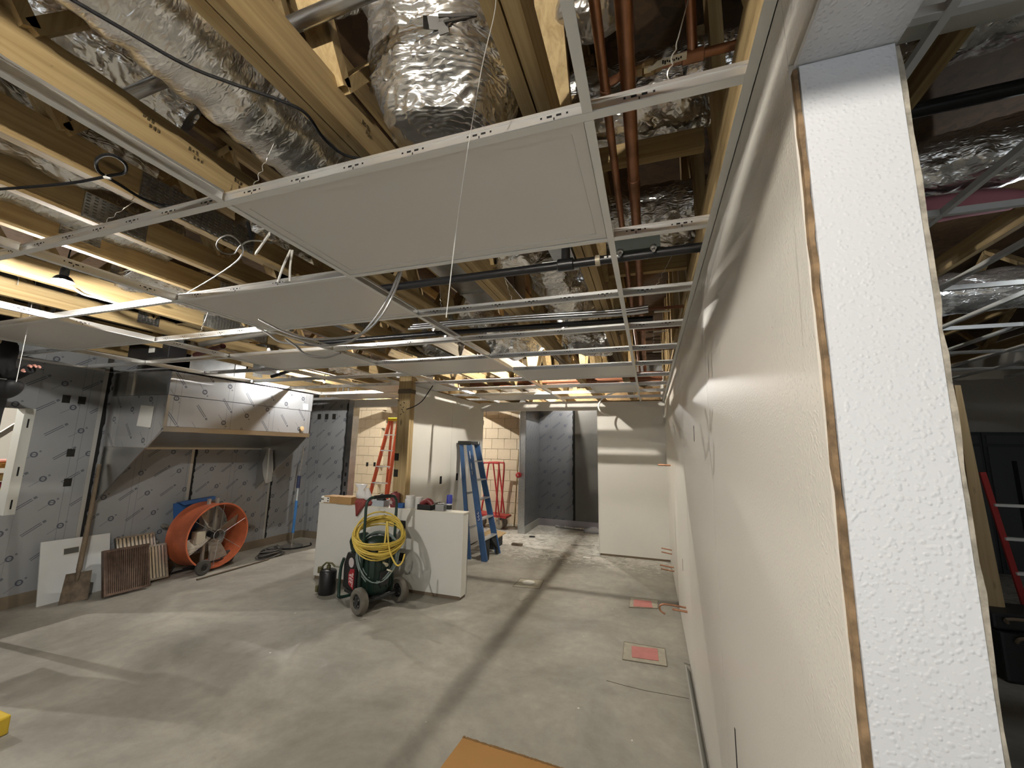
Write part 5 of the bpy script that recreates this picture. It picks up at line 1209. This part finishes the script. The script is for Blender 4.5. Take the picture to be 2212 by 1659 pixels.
# grey box with ring
t = hbox('metal_box', 'small grey steel electrical box with a ring on the half wall', 'box', -2.37, -2.26, .07, mat('box_grey', (.34,.34,.33), .5, .4), 4.30, 4.40)
MB().tube([Vector((-2.32+math.cos(a_)*.035, 4.35+math.sin(a_)*.035, HZ+.078)) for a_ in [2*PI*i/24 for i in range(25)]], .007, 6, False).build('ring', GALV, t, smooth='all')
t = thing('spray_can', 'blue topped white can at the right end of the half wall', 'can', (-2.20, 4.35, HZ))
MB().lathe([(0,0), (.03,0), (.032,.004), (.032,.085), (0,.086)], (-2.215,4.35,HZ), (0,0,1), 20).build('body', mat('can_white', (.72,.72,.70), .35), t, smooth=True)
MB().lathe([(.033,.085), (.033,.175), (.028,.182), (0,.183)], (-2.215,4.35,HZ), (0,0,1), 20).build('cap', mat('cap_blue', (.03,.04,.30), .4), t, smooth=True)
MB().lathe([(.0325,.02), (.0325,.07)], (-2.215,4.35,HZ), (0,0,1), 20).build('band', BLK, t, smooth=True)

# ------------------------------------------------------------------ ladders and cart at the back
def ladder(label, F1, F2, T1, T2, R1, R2, RT1, RT2, rail_m, step_m, cap_m, n_steps, fw_=.075):
    F1, F2, T1, T2, R1, R2, RT1, RT2 = [Vector(v) for v in (F1, F2, T1, T2, R1, R2, RT1, RT2)]
    c = (F1+F2+R1+R2)/4; t = thing('step_ladder', label, 'ladder', (c.x, c.y, 0))
    up = (F2-F1).normalized()
    for a_, b2 in ((F1, T1), (F2, T2)): MB().beam(a_, b2, fw_, .03, up).build('rail', rail_m, t)
    for a_, b2 in ((R1, RT1), (R2, RT2)): MB().beam(a_, b2, fw_*.65, .028, up).build('rear_rail', rail_m, t)
    for k in range(1, n_steps+1):
        s = k/(n_steps+1); p = F1.lerp(T1, s); q = F2.lerp(T2, s)
        sp = MB(); d = (q-p).normalized(); fw = d.cross(Vector((0,0,1))).normalized(); P4 = [p-fw*.035, q-fw*.035, q+fw*.045, p+fw*.045]
        sp.prism(P4, (0,0,.022)); s_ = sp.build('step', step_m, t)
        MB().beam(p.lerp(q,.06)-Vector((0,0,.005)), p.lerp(q,.06)-Vector((0,0,.06))-d*.02, .004, .02).build('brace', step_m, s_)
    for k in (.25, .55):
        MB().beam(R1.lerp(RT1, k), R2.lerp(RT2, k), .02, .03).build('rear_brace', step_m, t)
    m_ = (T1+T2+RT1+RT2)/4
    fw = (T1-RT1); fw.z = 0; L1 = fw.length+.10; d = (T2-T1); L2 = d.length+.05
    rz = math.atan2(d.y, d.x)
    MB().box(m_+Vector((0,0,.015)), (L2, L1, .06), (0,0,rz)).build('top_cap', cap_m, t, bevel=.01)
    return t, (F1, F2, T1, T2, R1, R2, RT1, RT2)
LBL = mat('ladder_blue', (.05,.125,.29), .45, var=.15, scale=6); LST = mat('ladder_step', (.55,.56,.56), .4, .6)
t, _l = ladder('blue fibreglass step ladder folded and leaning on the white partition', (-2.34,5.80,0), (-2.33,6.32,0), (-2.70,5.90,1.70), (-2.69,6.18,1.70), (-2.60,5.83,0), (-2.59,6.30,0), (-2.84,5.91,1.70), (-2.83,6.17,1.70), LBL, LST, BLK, 5, .09)
F1, F2, T1, T2 = _l[:4]
# black arched boots at the bottom step
for a_, b2, dd in ((F1, T1, (F2-F1)), (F2, T2, (F1-F2))):
    p0_ = a_.lerp(b2, .005); p1_ = a_.lerp(b2, .16); d = dd.normalized()
    MB().prism([p0_+d*.02, p0_+d*.09, p0_+d*.10+Vector((0,0,.10)), p1_+d*.22, p1_+d*.02], Vector((.03,0,0))).build('boot', BLK, t)
# white stickers and a logo oval on the near rail
e1 = (T1-F1).normalized()
def rail_pt(s): return F1.lerp(T1, s)+Vector((0,-.0155,0))
for (s, h, w_) in ((.90,.12,.03), (.80,.10,.035), (.74,.06,.03)):
    p = rail_pt(s); MB().beam(p-e1*h/2, p+e1*h/2, .003, w_, (0,1,0)).build('sticker', WT, t)
p = rail_pt(.37); ov = []
x_ = e1; y_ = Vector((1,0,0))-e1*e1.x; y_.normalize()
for k in range(20): a_ = 2*PI*k/20; ov.append(p+x_*math.cos(a_)*.085+y_*math.sin(a_)*.03)
lo_ = MB().prism(ov, (0,-.002,0)).build('logo_oval', mat('logo_navy', (.02,.05,.18), .4), t)
for k in range(3):
    c = p+x_*(.045-.045*k)+Vector((0,-.003,0)); MB().tube([c+x_*.016*math.cos(a_)+y_*.013*math.sin(a_) for a_ in [i*PI/5 for i in range(8)]], .0035, 5).build('logo_stroke', WT, lo_)
p = T2+Vector((.085,-.13,.02)); MB().lathe([(0,0), (.022,0), (.022,.003), (0,.004)], p, (1,0,0), 16).build('cap_badge', mat('badge_grey', (.45,.46,.46), .4), t)
ORL = mat('ladder_orange', (.62,.10,.04), .45)
ladder('orange step ladder with a yellow top behind the wooden post', (-5.22,6.62,0), (-4.74,6.62,0), (-4.98,7.0,2.16), (-4.78,7.0,2.16), (-5.30,7.45,0), (-4.70,7.45,0), (-4.98,7.08,2.16), (-4.78,7.08,2.16), ORL, mat('step_white', (.74,.72,.68), .5), mat('cap_yellow', (.80,.55,.03), .5), 6)
# red drywall cart
ct = thing('panel_cart', 'red tube frame panel cart on wheels in front of the cream blocks', 'cart', (-3.1, 8.2, 0))
CR = mat('cart_red', (.50,.045,.045), .4)
MB().prism([(-3.62,8.05,.27), (-2.83,8.10,.22), (-2.83,8.45,.22), (-3.62,8.42,.27)], (0,0,.04)).build('deck', CR, ct)
for y in (8.08, 8.40):
    MB().tube(smoothpath([(-3.50,y,.30), (-3.42,y,.8), (-3.36,y,1.28), (-3.30,y,1.33), (-3.06,y,1.33), (-3.0,y,1.28), (-3.02,y,.8), (-3.05,y,.29)], 5), .018, 10).build('upright_frame', CR, ct, smooth=True)
    MB().tube([(-3.13,y,1.32), (-3.05,y,.80), (-2.97,y,.28)], .016, 10).build('brace_tube', CR, ct, smooth=True)
MB().tube([(-3.2,8.08,1.33), (-3.2,8.40,1.33)], .016, 10).build('cross_tube', CR, ct, smooth=True)
for (x, y) in ((-2.98,8.12), (-2.98,8.38), (-3.45,8.12), (-3.45,8.38)):
    wq = MB().lathe([(.02,-.018), (.075,-.022), (.095,-.018), (.10,0), (.095,.018), (.075,.022), (.02,.018)], (x,y,.10), (.3,1,0), 22).build('wheel', mat('wheel_tan', (.30,.26,.20), .6), ct, smooth=True)
    MB().bb((x-.02, y-.03, .10), (x+.02, y+.03, .24)).build('caster', mat('caster_grey', (.25,.24,.22), .5, .5), ct)
# stick leaning on the blocks, plywood scrap, alarm bell
tag(MB().tube([(-2.78,8.50,0.01), (-2.56,8.05,1.62)], .014, 8).build('wooden_stick', WZ, smooth=True), 'pale wooden stick leaning against the corridor wall end', 'stick')
tag(MB().prism([(-2.72,6.45,.20), (-2.42,6.45,.17), (-2.42,6.95,.18), (-2.72,6.95,.21)], (0,0,.018)).build('plywood_scrap', WPLY), 'plywood scrap propped behind the blue ladder', 'plywood')
tag(MB().bb((-2.68,6.5,0), (-2.46,6.9,.165)).build('scrap_box', BLK, bevel=.01), 'dark box under the plywood scrap behind the blue ladder', 'box')
ab = thing('fire_alarm', 'red round fire alarm on the grey corridor wall end', 'alarm', (-2.44, 7.88, 1.18))
q = yat(1121, 1026, 7.86)
MB().lathe([(0,0), (.05,0), (.055,.01), (.055,.05), (.04,.06), (0,.062)], q, (0,-1,0), 20).build('bell', mat('alarm_red', (.45,.03,.03), .4), ab, smooth=True)
MB().lathe([(0,.06), (.015,.062), (.015,.075), (0,.076)], q, (0,-1,0), 12).build('centre', mat('alarm_pink', (.65,.40,.38), .4), ab)
tag(MB().tube([(q.x, 7.868, q.z+.05), (q.x, 7.868, 2.5)], .011, 8).build('steel_conduit', mat('conduit_pale', (.70,.70,.68), .35, .6), smooth=True), 'straight pale conduit above the red fire alarm', 'conduit')
# debris at the corridor end
tag(MB().tube(smoothpath([(-1.95,8.80,.03), (-1.7,8.74,.03), (-1.4,8.70,.03), (-1.15,8.72,.03)], 14), [.022+.005*(i % 2) for i in range(43)], 8).build('flexible_conduit', mat('flex_steel', (.42,.41,.40), .35, .9), smooth=False), 'flexible steel conduit lying along the corridor base', 'conduit')
v_, f_ = lump([(-1.15,8.55,.0), (-1.15,8.55,.06), (-1.12,8.55,.12)], [(.17,.10), (.16,.09), (.06,.05)], 7)
tag(MB().add(v_, f_).build('plastic_wrap', plastic('wrap', (.50,.50,.52), .8, .25), smooth='all'), 'crumpled plastic wrap at the corridor end', 'plastic')
tag(MB().tube([(-1.35,7.30,.012), (-.95,7.40,.02)], .008, 6).build('metal_scrap', STL), 'thin metal scrap on the floor at the back opening', 'scrap')
tag(MB().bb((-2.30,6.9,0), (-2.12,6.98,.035)).build('wood_scrap', DIRT), 'dark wood scrap on the floor right of the blue ladder', 'scrap')
tag(MB().bb((-2.20,7.65,0), (-2.10,7.70,.02)).build('wood_scrap', BLK), 'small black scrap by the corridor wall end', 'scrap')

# ------------------------------------------------------------------ floor details
RTAPE = mat('red_tape', (.50,.17,.15), .55, var=.15, scale=12); GROUT = mat('patch_grout', (.40,.37,.29), .85, var=.2, scale=15)
def floor_patch(label, px, inner, in_m, outer_px):
    t = thing('floor_patch', label, 'floor patch', zat(*px, 0))
    MB().prism([zat(u, v, .0005) for (u, v) in outer_px], (0,0,.0035)).build('mortar_bed', GROUT, t)
    MB().prism([zat(u, v, .0045) for (u, v) in inner], (0,0,.003)).build('cover', in_m, t)
    e = MB(); O = [zat(u, v, .001) for (u, v) in outer_px]
    for k in range(len(O)): e.beam(O[k], O[(k+1) % len(O)], .005, .010)
    e.build('cut_edge', mat('cut_dark', (.21,.185,.145), .9), t)
floor_patch('large red covered floor opening nearest the right wall', (1392,1410), ((1364,1396), (1420,1402), (1423,1428), (1365,1420)), RTAPE, ((1348,1387), (1436,1402), (1441,1440), (1345,1425)))
floor_patch('smaller red covered floor opening near the bent copper pipe', (1388,1303), ((1369,1295), (1407,1299), (1410,1313), (1368,1310)), RTAPE, ((1362,1290), (1421,1297), (1421,1315), (1359,1312)))
fd = thing('floor_drain', 'round floor drain set in a square patch right of the half wall', 'drain', zat(1142,1258,0))
MB().prism([zat(u, v, .0005) for (u, v) in ((1124,1250), (1175,1254), (1165,1272), (1108,1267))], (0,0,.003)).build('mortar_bed', GROUT, fd)
e = MB(); O = [zat(u, v, .001) for (u, v) in ((1124,1250), (1175,1254), (1165,1272), (1108,1267))]
for k in range(4): e.beam(O[k], O[(k+1) % 4], .008, .01)
e.build('cut_edge', mat('cut_dark', (.21,.185,.145), .9), fd)
MB().lathe([(0,.0045), (.075,.0045), (.075,.010), (.062,.011), (.06,.007), (0,.007)], zat(1142,1259,0), (0,0,1), 24).build('grate_ring', mat('drain_pale', (.66,.64,.58), .5), fd)
tag(MB().beam(zat(1122,1297,.003), zat(1137,1291,.003), .05, .003).build('paper_scrap', mat('scrap_grey', (.30,.28,.24), .7)), 'grey paper scrap on the floor below the drain', 'scrap')
tag(MB().beam(zat(1260,1203,.002), zat(1275,1205,.002), .05, .003).build('paper_scrap', mat('paper_white', (.82,.80,.74), .6)), 'small white scrap on the floor before the back opening', 'scrap')
tag(MB().tube([zat(1365,1600,.002), zat(1366,1602,.002)], .006, 8).build('plaster_crumb', WHITEP), 'white plaster crumb on the near floor right of middle', 'crumb')
crk = [zat(u, v, .0008) for (u, v) in ((1310,1470), (1350,1481), (1395,1492), (1440,1500), (1488,1509))]
cr_ = MB()
for i in range(4): cr_.beam(crk[i], crk[i+1], .004, .002)
tag(cr_.build('floor_crack', mat('crack_dark', (.12,.10,.08), .9)), 'thin dark saw cut across the floor to the right wall', 'crack')
# copper stubs from the right wall
def stub(label, pts, r=.008): tag(MB().tube(pts, r, 10).build('copper_stub', COPPER, smooth=True), label, 'pipe', 'copper stubs in the right wall')
stub('single copper stub sticking out of the right wall at chest height', [(WX_+.01, 5.55, 1.47), (.10, 5.62, 1.47)], .011)
stub('upper copper stub of the low pair near the back corner', [(WX_+.01, 6.20, .31), (.11, 6.24, .32)])
stub('lower copper stub of the low pair near the back corner', [(WX_+.01, 6.20, .26), (.11, 6.24, .27)])
stub('upper copper stub of the pair just above the floor at the back', [(WX_+.01, 5.80, .19), (.08, 5.90, .18)])
stub('lower copper stub of the pair just above the floor at the back', [(WX_+.01, 5.74, .16), (.09, 5.84, .15)])
def p243(u, v): return xat(u, v, WX_)
a_ = p243(1482, 1313); b2 = p243(1485, 1322)
stub('upper copper stub of the near pair, with a bent end', smoothpath([a_+Vector((.01,0,0)), a_+Vector((-.10,.02,.0)), a_+Vector((-.17,.02,.0)), a_+Vector((-.205,.02,-.02)), a_+Vector((-.20,.02,-.055)), a_+Vector((-.165,.0,-.07))], 5), .0075)
stub('lower copper stub of the near pair', [b2+Vector((.01,0,0)), b2+Vector((-.11,.02,0))], .0085)
# loose strip lying along the foot of the right wall
tag(MB().prism([(WX_-.012, 1.3, 0.0), (WX_-.004, 1.3, 0.0), (WX_-.004, 3.62, 0.0), (WX_-.012, 3.62, 0.0)], (-.03,0,.045)).build('trim_strip', mat('strip_grey', (.36,.36,.33), .5)), 'grey trim strip leaning along the foot of the right wall', 'strip')
# cardboard sheet at the bottom of the picture (top of a box)
cbx = thing('cardboard_box', 'flat orange brown cardboard box top at the bottom edge', 'box', (-.5, 1.6, 0))
zc = .34
c0 = zat(1000, 1593, zc); c1_ = zat(1235, 1668, zc); c2_ = zat(930, 1700, zc)
u_ = (c1_-c0).normalized(); v_2 = Vector((u_.y, -u_.x, 0))
A, Bp = c0, c0+u_*.50; Cp, Dp = Bp+v_2*.55, c0+v_2*.55
MB().prism([A, Bp, Cp, Dp], (0,0,-.006)).build('lid', mat('cardboard_orange', (.50,.27,.09), .7, var=.08, scale=5), cbx)
MB().prism([A+u_*.01+v_2*.01-Vector((0,0,.007)), Bp-u_*.01+v_2*.01-Vector((0,0,.007)), Cp-u_*.01-v_2*.01-Vector((0,0,.007)), Dp+u_*.01-v_2*.01-Vector((0,0,.007))], (0,0,-(zc-.008))).build('carton', CARD, cbx)
rnd = random.Random(2); e = MB()
for k in range(60):
    q = A.lerp(Bp, (k+.5)/60); e.box(q-v_2*.002+Vector((0,0,rnd.uniform(-.001,.002))), (.0085, rnd.uniform(.006,.012), .004), (0,0,math.atan2(u_.y, u_.x)))
e.build('torn_edge', CARDD, cbx, kind='stuff')
tag(MB().bb((-3.66,1.43,0), (-3.475,1.53,.10)).build('yellow_case', mat('case_yellow', (.65,.45,.04), .5), bevel=.01), 'small yellow tool case on the floor at the left edge', 'case')

# ------------------------------------------------------------------ electrical clutter above the ceiling at the back left
pw = thing('electrical_board', 'plywood board above the hood with conduits and boxes in bright light', 'electrical board', (-5.9, 5.4, 2.7))
MB().bb((-6.0, 4.6, 2.66), (-5.97, 6.6, 3.5)).build('plywood', WPLY, pw)
MB().bb((-5.97, 6.16, 2.50), (-4.2, 6.19, 3.3)).build('plywood', WPLY, pw)
rnd = random.Random(6)
for k in range(12):
    x = -5.85+k*.14+rnd.uniform(-.03,.03); MB().tube([(x, 6.13, 2.50), (x, 6.13, 3.4)], .014, 8).build('conduit', mat('conduit_pale', (.70,.70,.68), .35, .6), pw, smooth=True)
for k in range(6):
    x = -5.75+k*.26+rnd.uniform(-.04,.04); z = 2.62+rnd.uniform(0,.2); MB().bb((x-.06, 6.06, z), (x+.06, 6.14, z+.12)).build('junction_box', mat('box_bright', (.62,.62,.60), .4, .5), pw, bevel=.005)
for k in range(5):
    y = 4.8+k*.28; MB().tube([(-5.94, y, 2.5), (-5.94, y, 3.3)], .014, 8).build('conduit', mat('conduit_pale', (.70,.70,.68), .35, .6), pw, smooth=True)
    MB().bb((-5.97, y+.06, 2.70), (-5.90, y+.18, 2.84)).build('junction_box', mat('box_bright', (.62,.62,.60), .4, .5), pw, bevel=.005)
# controls above the left panels
ce = thing('control_unit', 'black control unit with a white label above the left panels', 'control unit', (-4.9, 2.9, 2.6))
MB().bb((-5.3, 2.7, 2.50), (-4.65, 2.88, 2.72)).build('housing', mat('unit_black', (.02,.02,.022), .4), ce, bevel=.01)
q = yat(357, 755, 2.69); MB().bb((-4.95, 2.695, 2.56), (-4.86, 2.699, 2.63)).build('label', mat('paper_white', (.82,.80,.74), .6), ce)

# ------------------------------------------------------------------ the room to the right, seen past the jamb
RZ = 2.82
g2 = thing('ceiling_grid', 'white ceiling grid of the room right of the doorway', 'ceiling grid', (2, 3, RZ))
def tee2(p, q):
    p = Vector(p); q = Vector(q); d = (q-p).normalized(); s = Vector((d.y, -d.x, 0)); a_ = s*.012
    mb = MB(); mb.prism([p-a_, p+a_, q+a_, q-a_], (0,0,.003)); b2 = s*.002; mb.prism([p-b2+Vector((0,0,.003)), p+b2+Vector((0,0,.003)), q+b2+Vector((0,0,.003)), q-b2+Vector((0,0,.003))], (0,0,.035))
    mb.build('tee', TEEW, g2)
for k in range(9): x = .80+.61*k; tee2((x, -3.5, RZ), (x, 8.0, RZ))
for k in range(-3, 6): y = 1.24+1.19*k; tee2((.40, y, RZ+.003), (6.1, y, RZ+.003))
for k in range(5):
    x = 1.05+1.15*k
    t = thing('roof_truss', ['first', 'second', 'third', 'fourth', 'fifth'][k]+' brown truss of the right hand room counting from the doorway', 'truss', (x, 3, 3.1), group='trusses of the right hand room')
    MB().bb((x-.02, -3.3, 3.05), (x+.02, 8.2, 3.18)).build('bottom_chord', WY, t)
    y = -3.2; up = 0
    while y < 7.5:
        MB().beam((x, y, 3.15 if up else 3.72), (x, y+.7, 3.72 if up else 3.15), .036, .085, (1,0,0)).build('web', WZ, t); y += .7; up = 1-up
foil_duct('foil_duct', 'shiny foil duct in the right hand room near the jamb', [(.5,1.75,3.32), (.95,1.80,3.30), (1.5,1.75,3.32), (2.1,1.7,3.34)], .13, FOIL, amp=.03, seed=41)
foil_duct('foil_duct', 'foil wrapped duct with pink insulation at the right edge', [(1.15,2.75,3.22), (1.6,2.6,3.20), (2.4,2.5,3.20)], .15, FOIL, amp=.03, seed=42)
foil_duct('foil_duct', 'distant foil duct in the right hand room', [(1.7,4.6,3.12), (2.5,4.6,3.10), (3.6,4.5,3.12)], .17, FOIL, amp=.03, seed=43)
v_, f_ = lump([(1.45,2.66,2.93), (1.5,2.64,2.97), (1.5,2.62,3.01)], [(.36,.06), (.42,.09), (.30,.06)], 4); tag(MB().add(v_, f_).build('pink_insulation', mat('insulation_pink', (.55,.22,.26), .9), smooth='all'), 'pink insulation batt sagging under the right hand foil duct', 'insulation')
tag(MB().tube([(.402, 1.33, 2.93), (.9, 1.33, 2.93), (3.0, 1.36, 2.93)], .062, 20).build('insulated_pipe', mat('pipe_wrap', (.74,.74,.69), .7, bump=.3, bscale=25), smooth=True), 'white insulated pipe above the right hand grid', 'pipe')
tag(MB().tube([(.45, 1.95, 3.05), (2.6, 1.9, 3.10)], .03, 12).build('black_pipe', IRON, smooth=True), 'dark pipe crossing the right hand roof space', 'pipe')
tag(MB().bb((.75, 2.2, 3.06), (1.02, 3.4, 3.35)).build('sheet_metal_duct', mat('duct_dark', (.10,.11,.11), .4, .7), bevel=.01), 'dark sheet metal duct beside the jamb in the right hand room', 'duct')
struct('wall_right_room', MB().bb((.4, 8.2, 0), (6.2, 8.3, 3.0)), mat('wall_beige', (.46,.42,.36), .7), 'beige far wall of the right hand room')
# dark doors on that wall
for k in range(4):
    x = 2.2+k*.85
    t = thing('dark_cabinet', ['first', 'second', 'third', 'fourth', 'fifth'][k]+' tall dark grey cabinet door on the far wall of the right hand room', 'cabinet', (x+.4, 8.1, 0))
    MB().bb((x, 8.08, 0), (x+.84, 8.19, 2.02)).build('body', mat('cabinet_dark', (.055,.058,.062), .45), t)
    MB().bb((x+.04, 8.06, 1.85), (x+.80, 8.08, 1.97)).build('drawer', mat('cabinet_mid', (.085,.088,.092), .4), t)
    MB().bb((x+.04, 8.06, .06), (x+.80, 8.08, 1.80)).build('door', mat('cabinet_mid', (.085,.088,.092), .4), t)
    for s in (.28, .48): MB().bb((x+s, 8.05, .3), (x+s+.05, 8.062, 1.6)).build('slot', DARK, t)
# wooden plank, red ladder, tool cases near the jamb
PY = 4.5
def to_floor(p, q): return p+(q-p)*(p.z/(p.z-q.z))
pa, pb, pc, pd = yat(2062, 832, PY), yat(2075, 832, PY), yat(2172, 1312, PY), yat(2128, 1312, PY)
pk = MB().prism([pa, pb, pc, pd], (0, .04, 0)).build('wood_plank', WPLY)
tag(pk, 'wide wooden plank leaning just behind the doorway jamb', 'plank')
rl = thing('step_ladder', 'red ladder leaning in the right hand room behind the plank', 'ladder', (4.0, 5.2, 0))
la, lb = yat(2122, 1020, 5.2), yat(2215, 1310, 5.2); lb2 = to_floor(la, lb)
MB().beam(la, lb2, .02, .045).build('rail', mat('ladder_red', (.40,.035,.03), .45), rl)
MB().beam(la+Vector((.36,.0,0)), lb2+Vector((.42,0,0)), .02, .045).build('rail', mat('ladder_red', (.40,.035,.03), .45), rl)
for s_k in (.2, .4, .6, .8):
    p = la.lerp(lb2, s_k); MB().bb((p.x, p.y-.03, p.z-.012), (p.x+.38, p.y+.03, p.z+.012)).build('step', mat('step_white', (.74,.72,.68), .5), rl)
zc_ = pc.z
for k, (a_, b2, lab) in enumerate((((2.45,4.3,0), (2.78,4.7,zc_-.125), 'black tool case on the floor behind the doorway jamb'), ((2.43,4.32,zc_-.12), (3.1,4.66,zc_-.002), 'flat black case on top of the tool case behind the jamb'), ((2.95,4.2,0), (3.6,4.75,.30), 'second black case at the right edge'))):
    t = thing('tool_case', lab, 'case', (a_[0], a_[1], a_[2]))
    MB().bb(a_, b2).build('body', BLK, t, bevel=.02)
    MB().tube(smoothpath([(a_[0]+.08, a_[1]-.01, b2[2]-.06), (a_[0]+.10, a_[1]-.04, b2[2]-.02), (b2[0]-.10, a_[1]-.04, b2[2]-.02), (b2[0]-.08, a_[1]-.01, b2[2]-.06)], 4), .012, 8).build('handle', mat('handle_tan', (.18,.13,.08), .6), t)
